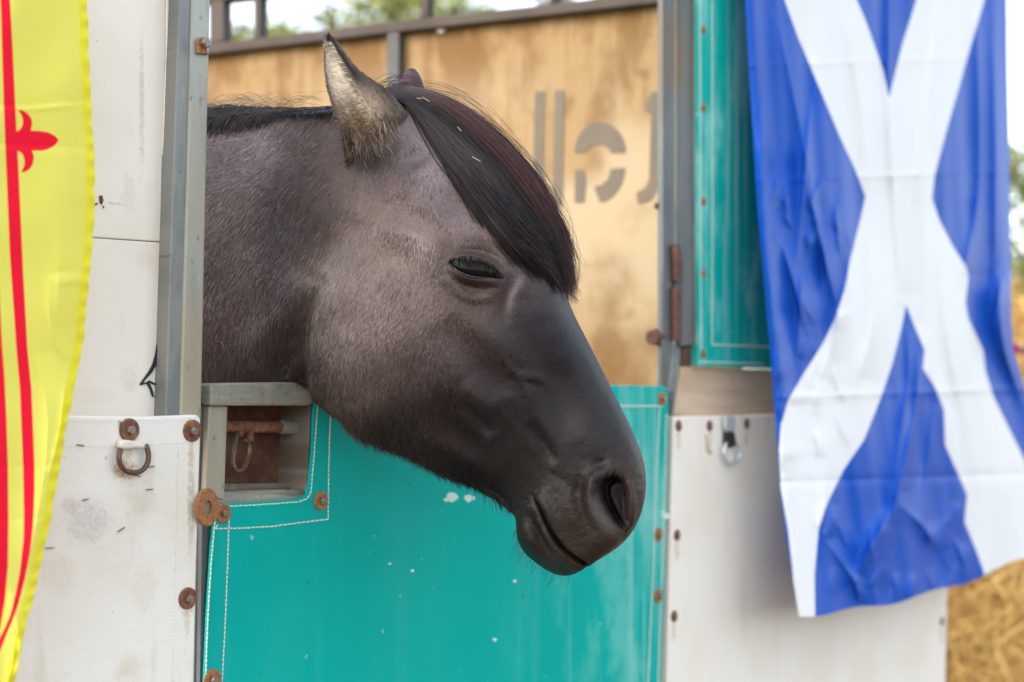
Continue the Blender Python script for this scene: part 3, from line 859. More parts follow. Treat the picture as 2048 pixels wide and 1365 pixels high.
hv, hf = loft(HEADS, 10, 44)
nv_, nf = loft(NECKS, 10, 44)
V, Fc = merge((list(map(tuple, hv)), hf), (list(map(tuple, nv_)), nf))
tmp = bpy.data.meshes.new('tmp'); tmp.from_pydata(V, [], [tuple(int(i) for i in f_) for f_ in Fc])
b_ = bmesh.new(); b_.from_mesh(tmp); bmesh.ops.recalc_face_normals(b_, faces=b_.faces); b_.to_mesh(tmp); b_.free()
to = bpy.data.objects.new('tmp', tmp); C.objects.link(to)
md = to.modifiers.new('r', 'REMESH'); md.mode = 'VOXEL'; md.voxel_size = .0030
me = bpy.data.meshes.new_from_object(to.evaluated_get(bpy.context.evaluated_depsgraph_get()))
bpy.data.objects.remove(to)
def co_of(me):
    c = np.empty(len(me.vertices) * 3); me.vertices.foreach_get('co', c); return c.reshape(-1, 3)
def edges_of(me):
    e = np.empty(len(me.edges) * 2, int); me.edges.foreach_get('vertices', e); return e.reshape(-1, 2)
def relax(P, E, it, k=.5):
    deg = np.bincount(E.ravel(), minlength=len(P))[:, None]
    for _ in range(it):
        S_ = np.zeros_like(P)
        for a in range(3):
            S_[:, a] = np.bincount(E[:, 0], P[E[:, 1], a], len(P)) + np.bincount(E[:, 1], P[E[:, 0], a], len(P))
        P = P + k * (S_ / np.maximum(deg, 1) - P)
    return P
P = co_of(me); E = edges_of(me)
P = relax(P, E, 14, .6)
me.vertices.foreach_set('co', P.ravel())
# finer faces where the face has fine features (eye, nostril, mouth)
def near_px(P):
    """picture coordinates of every vertex as if it lay on the side towards us, and the side it is on (+1 near)"""
    f_, t = foot_big(P)
    rel = P[:, :2] - f_
    side = np.sign(rel[:, 0] * t[:, 1] - rel[:, 1] * t[:, 0])        # + : towards the camera
    Q = P.copy()
    far = side < 0
    Q[far, :2] = 2 * f_[far] - P[far, :2]
    px, py = proj(Q)
    return px, py, side, t
BOX = [(870, 480, 1035, 605), (1150, 915, 1285, 1095), (1035, 965, 1185, 1160)]
b_ = bmesh.new(); b_.from_mesh(me)
for rnd in range(2):
    b_.verts.ensure_lookup_table()
    Pb = np.array([v_.co for v_ in b_.verts])
    px, py, side, t_ = near_px(Pb)
    inn = np.zeros(len(px), bool)
    for x0, y0, x1, y1 in ([(770, 300, 1310, 1165)] if rnd == 0 else BOX): inn |= (px > x0) & (px < x1) & (py > y0) & (py < y1)
    ed = [e for e in b_.edges if inn[e.verts[0].index] and inn[e.verts[1].index]]
    bmesh.ops.subdivide_edges(b_, edges=ed, cuts=1, use_grid_fill=True)
b_.normal_update(); b_.to_mesh(me); b_.free()
P = co_of(me); E = edges_of(me)
P = relax(P, E, 5, .5)
me.vertices.foreach_set('co', P.ravel()); me.update()

_lat = rng.random((257, 257))
def vnoise(px, py, scale, octaves=3):
    """smooth lattice noise in picture coordinates, about -1..1"""
    out = 0; amp = 1; tot = 0
    for o_ in range(octaves):
        x, y = np.asarray(px) / scale * 2 ** o_ + 37 * o_, np.asarray(py) / scale * 2 ** o_ + 11 * o_
        i, j = np.floor(x).astype(int), np.floor(y).astype(int); fx, fy = x - i, y - j
        fx = fx * fx * (3 - 2 * fx); fy = fy * fy * (3 - 2 * fy)
        g = lambda a, b: _lat[a % 257, b % 257]
        out = out + amp * ((g(i, j) * (1 - fx) + g(i + 1, j) * fx) * (1 - fy) + (g(i, j + 1) * (1 - fx) + g(i + 1, j + 1) * fx) * fy - .5) * 2
        tot += amp; amp *= .5
    return out / tot
# relief, in millimetres, given in picture coordinates
def gauss(px, py, x, y, sx, sy, rot, a):
    c, s = math.cos(rot), math.sin(rot)
    u = (px - x) * c + (py - y) * s; v = -(px - x) * s + (py - y) * c
    return a * np.exp(-.5 * ((u / sx) ** 2 + (v / sy) ** 2))
def pdist(px, py, path):
    p = smooth_path(path, 6)
    best = np.full(len(px), 1e9); where = np.zeros(len(px)); sgn = np.zeros(len(px))
    n = len(p) - 1
    for i in range(n):
        a, b = p[i], p[i + 1]; d = b - a; L2 = d @ d + 1e-9
        t = np.clip(((px - a[0]) * d[0] + (py - a[1]) * d[1]) / L2, 0, 1)
        qx, qy = px - a[0] - t * d[0], py - a[1] - t * d[1]
        r_ = np.hypot(qx, qy); m_ = r_ < best
        best[m_] = r_[m_]; where[m_] = ((i + t) / n)[m_]; sgn[m_] = np.sign(d[0] * qy - d[1] * qx)[m_]
    return best, where, sgn
def stroke(px, py, path, w, a, taper=True, pw=2.0):
    d, s, _ = pdist(px, py, path)
    k = np.sin(np.clip(s, 0, 1) * math.pi) ** .9 if taper else 1.0
    return a * k * np.exp(-.5 * (d / w) ** pw)
def sstep(x, a, b):
    t = np.clip((x - a) / (b - a), 0, 1); return t * t * (3 - 2 * t)
def in_poly(px, py, poly):
    c = np.zeros(len(px), bool); n = len(poly); j = n - 1
    for i in range(n):
        xi, yi = poly[i]; xj, yj = poly[j]
        k = ((yi > py) != (yj > py)) & (px < (xj - xi) * (py - yi) / ((yj - yi) or 1e-9) + xi)
        c ^= k; j = i
    return c
def sdf(px, py, poly):
    d = np.full(len(px), 1e9); n = len(poly)
    for i in range(n):
        a = np.array(poly[i], float); b = np.array(poly[(i + 1) % n], float); e = b - a; L2 = e @ e + 1e-9
        t = np.clip(((px - a[0]) * e[0] + (py - a[1]) * e[1]) / L2, 0, 1)
        d = np.minimum(d, np.hypot(px - a[0] - t * e[0], py - a[1] - t * e[1]))
    return np.where(in_poly(px, py, poly), -d, d)          # negative inside
EYE_UP = [(899, 523), (915, 521), (935, 523), (955, 526), (975, 531), (992, 541), (1008, 559)]
EYE_LO = [(1008, 559), (992, 558), (972, 556), (950, 554), (930, 549), (912, 539)]
EYE = EYE_UP + EYE_LO
NOSTRIL = [(1226, 953), (1238, 958), (1243, 966), (1232, 966), (1222, 973), (1220, 988), (1226, 1006), (1236, 1026), (1245, 1043), (1249, 1056), (1243, 1057), (1230, 1044), (1216, 1024), (1205, 1002), (1201, 980), (1208, 961)]
CAVITY = [(1224, 950), (1246, 955), (1258, 975), (1262, 1010), (1260, 1045), (1250, 1060), (1236, 1052), (1214, 1026), (1202, 1000), (1199, 975), (1208, 957)]
MOUTH = [(1064, 986), (1075, 1002), (1085, 1022), (1096, 1047), (1111, 1073), (1128, 1095), (1148, 1113), (1172, 1128)]
def relief(px, py):
    h = np.zeros(len(px))
    G = lambda *a: gauss(px, py, *a)
    S = lambda path, w, a, **k: stroke(px, py, path, w, a, **k)
    h += G(735, 640, 105, 140, .15, 9)                                    # cheek
    h += S([(650, 540), (618, 630), (606, 720), (620, 780)], 15, -7)
    h += S([(700, 420), (660, 500), (632, 570)], 22, -4)
    h += G(852, 492, 48, 32, .55, 3) + G(800, 470, 60, 25, .3, 2.5)         # zygomatic arch
    h += S([(792, 390), (812, 428), (850, 450), (880, 478), (892, 520), (897, 560)], 18, -4.5)
    h += G(905, 420, 42, 30, .5, -3.5) + G(930, 350, 60, 60, 0, 2)
    h += S([(905, 480), (950, 466), (995, 486), (1022, 530)], 17, 4.5)         # brow
    h += G(955, 540, 55, 30, .2, 5)
    h += S([(893, 520), (915, 506), (945, 502), (975, 507), (998, 524), (1012, 548)], 4.5, -1.5)   # crease above the lid
    h += S([(899, 521), (925, 513), (955, 516), (985, 527), (1008, 553)], 5.0, 2.6)      # upper lid
    h += S([(900, 531), (915, 547), (940, 560), (970, 564), (1000, 566)], 4.5, 2.4)      # lower lid
    h += S([(905, 552), (930, 570), (965, 577), (1000, 574)], 4, -1.8) + S([(915, 566), (945, 585), (985, 586)], 5, -1.4) + S([(912, 575), (945, 597), (990, 596)], 6, 1.2)
    h += S([(1020, 545), (1018, 575), (1010, 620), (1000, 665)], 10, -2.2) + S([(1040, 545), (1045, 600)], 14, 1)
    h += S([(905, 610), (960, 655), (1005, 705), (1035, 745)], 20, 3.6)       # facial crest
    h += S([(880, 640), (930, 700), (985, 760), (1000, 800)], 26, -3.0)
    h += S([(985, 690), (1020, 735), (1052, 775), (1068, 830), (1095, 890)], 6, 2.0) + S([(1005, 738), (1045, 752), (1085, 760), (1112, 790)], 6, 1.0) + S([(1012, 748), (1050, 763), (1090, 772)], 6, -.7)
    h += S([(1060, 840), (1078, 872), (1098, 905), (1112, 930)], 9, -4.0) + S([(915, 800), (945, 825), (970, 855), (985, 872)], 10, -3.6) + S([(930, 760), (955, 800), (990, 835)], 14, 2.2)
    h += S([(860, 800), (900, 850), (950, 890), (1000, 930)], 22, -3.5) + S([(830, 860), (890, 900), (950, 935), (1000, 975)], 16, 3)
    h += S([(1090, 600), (1125, 690), (1165, 780), (1195, 860)], 20, 2.2) + S([(1060, 640), (1090, 730), (1125, 810), (1150, 880)], 24, -3)
    h += G(1130, 880, 40, 40, 0, 2) + G(1195, 880, 40, 30, .8, 2)
    h += S([(1245, 938), (1214, 940), (1188, 958), (1180, 990), (1190, 1025), (1212, 1056), (1240, 1078)], 11, 6.5)   # nostril rim
    h += S([(1170, 950), (1160, 990), (1172, 1035), (1195, 1070)], 10, -3.2) + S([(1220, 925), (1180, 935)], 8, -2)
    h += S([(1255, 960), (1262, 1000), (1262, 1040), (1256, 1070)], 7, 3.0)
    h += G(1240, 992, 11, 18, -.35, -3.5) + S([(1252, 975), (1250, 1010), (1254, 1045)], 5, -1.5)
    h += -9.0 * sstep(-sdf(px, py, EYE), -1.5, 4.0)
    d = sdf(px, py, NOSTRIL)
    h += -7.5 * sstep(-d, -5, 8) - 5.0 * sstep(-sdf(px, py, CAVITY), -6, 12)
    h += S([(1245, 1060), (1250, 1075), (1240, 1095)], 6, -1.5)
    md_, ms_, sg_ = pdist(px, py, MOUTH)
    k = sstep(ms_, 0, .12)
    h += -6.0 * k * (.2 + .8 * ms_) * np.exp(-.5 * (md_ / 2.6) ** 2)
    h += np.where(sg_ < 0, 2.6 * np.exp(-md_ / 16), -2.2 * np.exp(-md_ / 7)) * k + np.where(sg_ < 0, .8, 2.6) * k * np.exp(-.5 * ((md_ - 13) / 8) ** 2)
    h += S([(1046, 1000), (1062, 1004), (1076, 1018)], 3, -.8) + S([(1075, 985), (1092, 1012), (1108, 1050)], 6, 1.4)
    h += S([(1058, 1020), (1072, 1060), (1092, 1092), (1115, 1115)], 7, -4.6) + G(1052, 1075, 16, 28, -.4, 3) + S([(1085, 1055), (1105, 1090), (1135, 1122)], 8, 2.4)
    h += G(1150, 1020, 35, 40, .3, 2.5) + G(1205, 1090, 30, 18, -.3, 2)
    for i in range(7):                                                        # fine wrinkles at the corner of the mouth and nose
        x = 1095 + 13 * i
        h += S([(x, 935 + 6 * i), (x + 12, 952 + 7 * i), (x + 18, 972 + 7 * i)], 3, -.7)
    for i in range(5):
        h += S([(1048 + 5 * i, 1000 + 8 * i), (1062 + 5 * i, 1004 + 8 * i)], 2.2, -.5)
    h += G(765, 285, 45, 50, 0, 9)                                        # base of the ear
    h += S([(815, 300), (838, 322), (845, 350)], 14, -3)
    # neck
    h += S([(455, 760), (520, 690), (570, 620), (610, 540)], 26, 3.0) + S([(560, 760), (580, 700), (600, 640)], 14, -3.5)
    h += S([(430, 420), (500, 380), (600, 340), (690, 320)], 30, 2) + S([(430, 520), (520, 480), (620, 420)], 30, -2)
    h *= 1.75 * (1 - .45 * sstep(-(px * .5 + py), -960, -800))
    u_, v_ = px * .66 + py * .75, -px * .75 + py * .66                    # along and across the head
    muz = sstep(u_, 1330, 1500)
    h += muz * (.55 * vnoise(u_ * .5, v_, 14, 3) + .35 * vnoise(px, py, 7, 2)) + (1 - muz) * (.8 * vnoise(u_, v_, 60, 2)) * sstep(px, 500, 700)
    h += sstep(u_, 1150, 1300) * 1.1 * vnoise(u_ * .4, v_, 34, 2)
    h += .5 * np.sin(px * .021 + 2 * np.sin(py * .013)) * np.sin(py * .024 + 1.3 * np.sin(px * .017))
    return h
def normals_of(me):
    me.update()
    n = np.empty(len(me.vertices) * 3); me.vertex_normals.foreach_get('vector', n); return n.reshape(-1, 3)
N = normals_of(me)
px, py, side, tan = near_px(P)
h = relief(px, py) * .001
deg_ = np.maximum(np.bincount(E.ravel(), minlength=len(P)), 1)
for _ in range(2):
    h = .5 * h + .5 * (np.bincount(E[:, 0], h[E[:, 1]], len(P)) + np.bincount(E[:, 1], h[E[:, 0]], len(P))) / deg_
outw = np.stack([tan[:, 1] * side, -tan[:, 0] * side, np.zeros(len(P))], 1)     # sideways, away from the median
facing = np.clip((N * outw).sum(1), 0, 1)
D_ = outw * .65 + N * .35
D_ /= np.linalg.norm(D_, axis=1)[:, None]
P = P + D_ * (h * sstep(facing, .05, .45))[:, None]
P = relax(P, E, 1, .35)
# smooth notch where the lips part
me.vertices.foreach_set('co', P.ravel())
N = normals_of(me)

# coat pigment with painted-in highlights and shaded hollows, picture row/column -> colour
COAT_PTS = [(450, 300, 84, 73, 80), (450, 500, 76, 64, 68), (450, 700, 86, 74, 76), (560, 300, 98, 86, 92), (560, 450, 84, 71, 73), (550, 620, 88, 75, 77), (640, 270, 96, 80, 76),
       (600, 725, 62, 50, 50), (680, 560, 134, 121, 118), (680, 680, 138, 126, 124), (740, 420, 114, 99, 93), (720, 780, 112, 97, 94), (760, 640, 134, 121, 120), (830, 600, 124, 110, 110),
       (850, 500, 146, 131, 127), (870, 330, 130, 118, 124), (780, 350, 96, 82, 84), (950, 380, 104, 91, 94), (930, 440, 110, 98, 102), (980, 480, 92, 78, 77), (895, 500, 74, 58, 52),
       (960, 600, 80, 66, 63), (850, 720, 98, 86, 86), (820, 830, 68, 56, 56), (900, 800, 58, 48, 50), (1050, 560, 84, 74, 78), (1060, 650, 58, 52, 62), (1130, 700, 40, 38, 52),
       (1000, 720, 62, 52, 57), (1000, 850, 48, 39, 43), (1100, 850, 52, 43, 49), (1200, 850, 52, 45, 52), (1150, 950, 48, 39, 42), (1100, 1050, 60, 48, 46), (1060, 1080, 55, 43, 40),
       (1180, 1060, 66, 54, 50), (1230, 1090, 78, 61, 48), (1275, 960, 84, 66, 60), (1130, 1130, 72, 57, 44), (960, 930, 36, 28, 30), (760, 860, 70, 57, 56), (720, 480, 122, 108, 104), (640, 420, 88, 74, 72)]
COAT_PTS = np.array(COAT_PTS, float)
COAT_LIN = np.array([srgb(*p[2:]) for p in COAT_PTS]) * np.array([.93, .925, .93])
def pigment_and_light(px, py):
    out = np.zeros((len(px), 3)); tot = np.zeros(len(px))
    for p, c in zip(COAT_PTS, COAT_LIN):
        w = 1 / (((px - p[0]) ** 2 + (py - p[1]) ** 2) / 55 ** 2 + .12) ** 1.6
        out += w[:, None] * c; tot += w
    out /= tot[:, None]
    out *= (.54 + .11 * sstep(px + .25 * (py - 500), 520, 740))[:, None] * (1 - .60 * sstep(px * .62 + py * .78, 1070, 1290) + .14 * sstep(px * .62 + py * .78, 1480, 1560) + gauss(px, py, 730, 600, 70, 130, .1, .2))[:, None]  # neck colour darkened against the sun, cheek highlight brightened into the coat
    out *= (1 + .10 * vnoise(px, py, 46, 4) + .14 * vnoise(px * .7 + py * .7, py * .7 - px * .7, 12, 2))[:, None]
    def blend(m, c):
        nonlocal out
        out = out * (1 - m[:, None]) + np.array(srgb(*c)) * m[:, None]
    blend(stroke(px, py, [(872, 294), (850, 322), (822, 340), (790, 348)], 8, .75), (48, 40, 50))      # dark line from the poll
    blend(gauss(px, py, 735, 318, 38, 22, .25, .8), (36, 26, 26))  # shadow below the ear painted into the coat
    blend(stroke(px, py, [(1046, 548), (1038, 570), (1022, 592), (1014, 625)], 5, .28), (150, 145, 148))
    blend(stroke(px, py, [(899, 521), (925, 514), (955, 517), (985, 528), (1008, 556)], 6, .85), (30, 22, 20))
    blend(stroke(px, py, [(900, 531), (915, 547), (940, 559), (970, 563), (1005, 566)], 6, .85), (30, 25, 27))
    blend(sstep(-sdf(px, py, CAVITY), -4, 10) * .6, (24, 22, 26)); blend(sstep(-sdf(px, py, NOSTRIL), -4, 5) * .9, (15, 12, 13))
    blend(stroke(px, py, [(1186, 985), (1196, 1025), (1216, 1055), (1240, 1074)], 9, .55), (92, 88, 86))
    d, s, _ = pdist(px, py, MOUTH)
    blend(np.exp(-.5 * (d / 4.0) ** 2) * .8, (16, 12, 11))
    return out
col = pigment_and_light(px, py)
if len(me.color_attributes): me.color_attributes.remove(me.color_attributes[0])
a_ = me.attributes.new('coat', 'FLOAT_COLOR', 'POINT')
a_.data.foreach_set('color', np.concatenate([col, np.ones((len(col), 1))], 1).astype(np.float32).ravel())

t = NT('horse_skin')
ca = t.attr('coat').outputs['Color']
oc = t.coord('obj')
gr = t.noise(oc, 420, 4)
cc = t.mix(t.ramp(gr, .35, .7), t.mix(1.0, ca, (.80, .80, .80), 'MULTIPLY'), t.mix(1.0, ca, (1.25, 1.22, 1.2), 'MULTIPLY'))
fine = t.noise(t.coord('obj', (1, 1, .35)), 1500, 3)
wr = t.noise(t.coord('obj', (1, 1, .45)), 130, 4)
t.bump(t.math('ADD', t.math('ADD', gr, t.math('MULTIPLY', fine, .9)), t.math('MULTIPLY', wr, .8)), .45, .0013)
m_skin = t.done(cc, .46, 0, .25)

HB = Vector((-.62, 1.95, 0))
HO = thing('horse', 'mouse grey horse with dark muzzle and black forelock leaning its head over the teal door', 'horse', HB)
me.name = 'body'
me.transform(Matrix.Translation(-HB))
me.materials.clear(); me.materials.append(m_skin)
me.polygons.foreach_set('use_smooth', [True] * len(me.polygons))
body = bpy.data.objects.new('body', me); C.objects.link(body); body.parent = HO
tri = None
bvh = BVHTree.FromPolygons([Vector(p) for p in P], [tuple(p.vertices) for p in me.polygons])
EYEPT = Vector((0, 0, CZ))
def skin_depth(px, py):
    r_ = ray(px, py); hit = bvh.ray_cast(EYEPT, r_.normalized())
    return hit[0].y if hit[0] is not None else None
print('horse verts', len(P), 'eye depth', skin_depth(955, 560))
# ------------------------------------------------------------------ hair strands
def strands(name, pts, rad, colr, mat, parent):
    """pts (n, k, 3) world, rad (n, k) metres, colr (n, 3)"""
    n, k, _ = pts.shape
    cu = bpy.data.hair_curves.new(name)
    cu.add_curves([k] * n)
    base = root_of(parent)
    cu.attributes['position'].data.foreach_set('vector', (pts - np.array(base)).astype(np.float32).ravel())
    ra = cu.attributes.get('radius') or cu.attributes.new('radius', 'FLOAT', 'POINT')
    ra.data.foreach_set('value', rad.astype(np.float32).ravel())
    ca_ = cu.attributes.new('coat', 'FLOAT_COLOR', 'CURVE')
    ca_.data.foreach_set('color', np.concatenate([colr, np.ones((n, 1))], 1).astype(np.float32).ravel())
    cu.materials.append(mat)
    o = bpy.data.objects.new(name, cu); C.objects.link(o); o.parent = parent
    o['kind'] = 'stuff'
    return o
def hair_mat(name, rough, spec, sheen=0.0):
    t = NT(name)
    m = t.done(t.attr('coat').outputs['Color'], rough, 0, spec)
    return m
m_coat = hair_mat('short_coat', .36, .36)
m_long = hair_mat('long_black_hair', .36, .2)

# flow of the coat in the picture (right, down)
FLOW = np.array([(430, 260, -.6, .35), (520, 235, -.6, .5), (600, 235, -.45, .75), (450, 330, -.95, .3), (560, 330, -.9, .45), (650, 330, -.75, .65), (450, 500, -.6, .8), (560, 480, -.6, .8), (640, 450, -.55, .85),
                 (450, 700, -.3, .95), (540, 650, -.4, .9), (600, 600, -.45, .9), (680, 640, -.55, .85), (720, 500, -.45, .9), (760, 400, -.3, .95), (820, 380, -.1, 1), (900, 380, .35, .9), (960, 420, .7, .7),
                 (900, 320, .9, .4), (850, 480, -.15, 1), (830, 640, -.5, .85), (760, 780, -.35, .95), (880, 620, -.35, .95), (950, 620, -.1, 1), (1050, 560, .3, .95), (1080, 680, .35, .95), (1000, 760, .1, 1),
                 (1150, 780, .4, .9), (1100, 900, .4, .9), (900, 850, 0, 1), (960, 920, .3, 1), (1220, 900, .3, .95), (1150, 1040, .4, .9), (1230, 1050, -.2, .9), (1060, 1080, .3, .9), (955, 490, .1, 1), (850, 800, -.2, 1)], float)
def flow(px, py):
    d = np.zeros((len(px), 2))
    for x, y, a, b in FLOW:
        w = 1 / (((px - x) ** 2 + (py - y) ** 2) / 80 ** 2 + .1) ** 1.5
        d += w[:, None] * np.array([a, b])
    return d / np.linalg.norm(d, axis=1)[:, None]
me.calc_loop_triangles()
T = np.empty(len(me.loop_triangles) * 3, int); me.loop_triangles.foreach_get('vertices', T); T = T.reshape(-1, 3)
A_ = np.linalg.norm(np.cross(P[T[:, 1]] - P[T[:, 0]], P[T[:, 2]] - P[T[:, 0]]), axis=1) / 2
PX, PY, SIDE, TAN = near_px(P)
tp, tq, ts = PX[T].mean(1), PY[T].mean(1), SIDE[T].mean(1)
wt = A_.copy()
wt *= np.where(ts > 0, 1.0, .22)
wt *= np.where(tp < 330, .1, 1.0)
bare = np.maximum(gauss(tp, tq, 1215, 1035, 60, 70, 0, 1), gauss(tp, tq, 1110, 1110, 70, 35, .7, 1))
wt *= 1 - .45 * np.clip(bare, 0, 1)
wt *= 1 + .8 * sstep(tp * .62 + tq * .78, 1080, 1320)
wt *= np.where(sdf(tp, tq, EYE) < 7, 0, 1) * np.where(sdf(tp, tq, NOSTRIL) < 5, 0, 1)
NS = 170000
ti = rng.choice(len(T), NS, p=wt / wt.sum())
r1, r2 = np.sqrt(rng.random(NS)), rng.random(NS)
B3 = np.stack([1 - r1, r1 * (1 - r2), r1 * r2], 1)
R0 = (P[T[ti]] * B3[:, :, None]).sum(1)
NSM = relax(N, E, 14, .6)
RN = (NSM[T[ti]] * B3[:, :, None]).sum(1); RN /= np.linalg.norm(RN, axis=1)[:, None]
rx, ry, rs, rt = near_px(R0)
fl = flow(rx, ry)
ang = rng.normal(0, .13, NS) + .2 * np.sin(rx * .05 + ry * .031) * np.sin(ry * .043 - rx * .02)
fl = np.stack([fl[:, 0] * np.cos(ang) - fl[:, 1] * np.sin(ang), fl[:, 0] * np.sin(ang) + fl[:, 1] * np.cos(ang)], 1)
DW = np.stack([fl[:, 0], np.zeros(NS), -fl[:, 1]], 1)
tt = np.stack([rt[:, 0], rt[:, 1], np.zeros(NS)], 1)
DW[:, :2] = rt * fl[:, :1]                                   # along the head, not just across the picture
DW -= RN * (DW * RN).sum(1)[:, None]
DW /= np.linalg.norm(DW, axis=1)[:, None] + 1e-9
neck = sstep(-rx, -720, -560)
Lh = .0075 + .0055 * neck - .0035 * sstep(rx, 850, 1000) - .002 * sstep(ry, 900, 1050)
fuzzy = np.exp(-.5 * (pdist(rx, ry, [(700, 850), (770, 882), (850, 917), (940, 962), (1010, 1012)])[0] / 16) ** 2)
Lh = Lh * (1 + 1.6 * fuzzy * rng.random(NS)) * rng.uniform(.7, 1.25, NS)
lift = .11 + .09 * rng.random(NS) + .4 * fuzzy * rng.random(NS)
K = 4
ss = np.linspace(0, 1, K)
SP = R0[:, None, :] + (DW[:, None, :] * ss[None, :, None] + RN[:, None, :] * (lift[:, None] * (ss - .55 * ss ** 2)[None, :])[:, :, None]) * Lh[:, None, None] - RN[:, None, :] * .0004
SP[:, :, 2] -= (ss ** 2)[None, :] * (Lh * (.12 + .5 * fuzzy))[:, None]
SR = np.array([1.0, .95, .75, .2])[None, :] * (.00028 + .00006 * neck)[:, None]
pc = pigment_and_light(rx, ry)
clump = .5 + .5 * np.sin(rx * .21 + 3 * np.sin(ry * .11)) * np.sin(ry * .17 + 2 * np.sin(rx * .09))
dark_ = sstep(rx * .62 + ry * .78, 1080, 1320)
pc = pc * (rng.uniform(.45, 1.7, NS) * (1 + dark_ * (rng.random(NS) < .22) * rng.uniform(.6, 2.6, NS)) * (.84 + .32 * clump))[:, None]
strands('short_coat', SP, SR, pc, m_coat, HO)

# ------------------------------------------------------------------ eye
d0 = (skin_depth(955, 514) + skin_depth(950, 566)) / 2
ec = unproj(953, 541, d0 + .0235)
bm = bmesh.new(); bmesh.ops.create_uvsphere(bm, u_segments=40, v_segments=24, radius=1)
EVt = [Vector((v_.co.x * .036, v_.co.y * .021, v_.co.z * .025)) for v_ in bm.verts]
Ef = [tuple(w.index for w in f_.verts) for f_ in bm.faces]; bm.free()
t = NT('dark_horse_eye')
m_eye = t.done((0.003, 0.0022, 0.0022), .09, 0, .16)
def eye_at(c):
    rotz = Matrix.Rotation(.30, 3, 'Y')
    mk('eye', [Vector(c) + rotz @ v_ for v_ in EVt], Ef, m_eye, HO, uv=None, smooth=True)
eye_at(ec)
eye_at(mirror(np.array([ec]))[0])
m_wet = NT('wet_eyelid_rim').done((0.02, 0.018, 0.022), .2, 0, .5)
# wet rim along the lower lid
lp = []
for x, y in smooth_path([(903, 529), (913, 541), (930, 550), (950, 555), (968, 556)], 4):
    sd = skin_depth(x, y + 3) or d0
    lp.append(Vector(unproj(x, y, sd - .0006)))
v, f = tube(lp, [.0003 + .0006 * math.sin(math.pi * min(1, (i + .5) / len(lp))) for i in range(len(lp))], 8)
mk('eyelid_rim', v, f, m_wet, HO, uv=None, smooth=True)
n = 48
s_ = rng.random(n)
up = smooth_path(EYE_UP, 6)
ix = s_ * (len(up) - 1) * .9
bx_ = np.interp(ix, np.arange(len(up)), up[:, 0]); by_ = np.interp(ix, np.arange(len(up)), up[:, 1])
LP = np.zeros((n, 5, 3))
for i in range(n):
    d_ = (skin_depth(bx_[i], by_[i] - 6) or d0) - .001
    l = rng.uniform(12, 25)
    for k in range(5):
        q_ = k / 4
        LP[i, k] = unproj(bx_[i] + (rng.normal(0, .5) + (bx_[i] - 950) * .10) * q_ * 1.4, by_[i] - 3 + l * q_ * (1 - .15 * q_), d_ - .010 * q_ + .004 * q_ * q_)
strands('eyelashes', LP, np.array([1, .9, .8, .6, .2])[None, :] * np.full((n, 1), .00026), np.full((n, 3), .005), m_long, HO)

# ------------------------------------------------------------------ ears
def ring_loft(st, nper, nsub, cap_tip=True):
    """st: stations of ring points (px, py, depth)"""
    st = np.array(st, float)                                     # (S, R, 3)
    rings = np.stack([smooth_path(st[:, k], nsub) for k in range(st.shape[1])], 1)
    V, Fc = [], []
    rr = [smooth_path(r_, nper, closed=True) for r_ in rings]
    m = len(rr[0])
    for r_ in rr:
        for p in r_: V.append(Vector(unproj(p[0], p[1], p[2])))
    for i in range(len(rr) - 1):
        for k in range(m):
            l = (k + 1) % m
            Fc.append((i * m + k, i * m + l, (i + 1) * m + l, (i + 1) * m + k))
    V.append(sum(V[-m:], Vector()) / m); c = len(V) - 1
    for k in range(m): Fc.append(((len(rr) - 1) * m + k, (len(rr) - 1) * m + (k + 1) % m, c))
    return V, Fc, m, len(rr)
e0 = 1.486
NE = [  # left rim, bowl, bowl right, inner right rim, outer edge, back
    [(696, 330, e0 + .034), (718, 330, e0 + .036), (748, 322, e0 + .032), (782, 306, e0 + .026), (842, 270, e0 + .056), (760, 262, e0 + .075)],
    [(683, 268, e0 + .004), (706, 264, e0 + .015), (728, 258, e0 + .013), (752, 246, e0 - .006), (810, 224, e0 + .028), (742, 232, e0 + .060)],
    [(668, 218, e0 + .000), (688, 216, e0 + .015), (708, 212, e0 + .014), (731, 203, e0 - .006), (776, 184, e0 + .018), (718, 196, e0 + .050)],
    [(656, 178, e0 - .001), (674, 178, e0 + .012), (694, 176, e0 + .012), (714, 168, e0 - .003), (743, 160, e0 + .012), (700, 164, e0 + .042)],
    [(650, 140, e0 - .001), (663, 141, e0 + .009), (679, 141, e0 + .009), (697, 138, e0 - .001), (712, 136, e0 + .010), (682, 136, e0 + .032)],
    [(649, 106, e0 + .000), (657, 108, e0 + .008), (667, 109, e0 + .008), (679, 109, e0 + .000), (689, 106, e0 + .008), (669, 106, e0 + .022)],
    [(653, 84, e0 + .002), (656, 86, e0 + .004), (660, 87, e0 + .004), (666, 86, e0 + .002), (673, 84, e0 + .005), (662, 82, e0 + .012)],
    [(656, 73, e0 + .004), (657, 74, e0 + .005), (658, 74, e0 + .005), (660, 73, e0 + .004), (661, 72, e0 + .005), (658, 71, e0 + .006)]]
V, Fc, m, nr = ring_loft(NE, 6, 6)
va = np.array(V)
u = np.array([i // m for i in range(len(V))]) / (nr - 1); k = np.array([i % m for i in range(len(V))]) / 6.0   # 0 left rim, 1-2 bowl, 3 right rim, 4 outer edge, 5 back
inside = sstep(k, .15, .7) * (1 - sstep(k, 2.5, 2.95))
ecol = np.tile(np.array(srgb(110, 95, 88)), (len(V), 1))
def mixc(mask, c): 
    global ecol
    ecol = ecol * (1 - mask[:, None]) + np.array(srgb(*c)) * mask[:, None]
foot_ = sstep(-u, -.24, -.06)
front = sstep(k, 2.6, 3.0) * (1 - sstep(k, 3.9, 4.3))
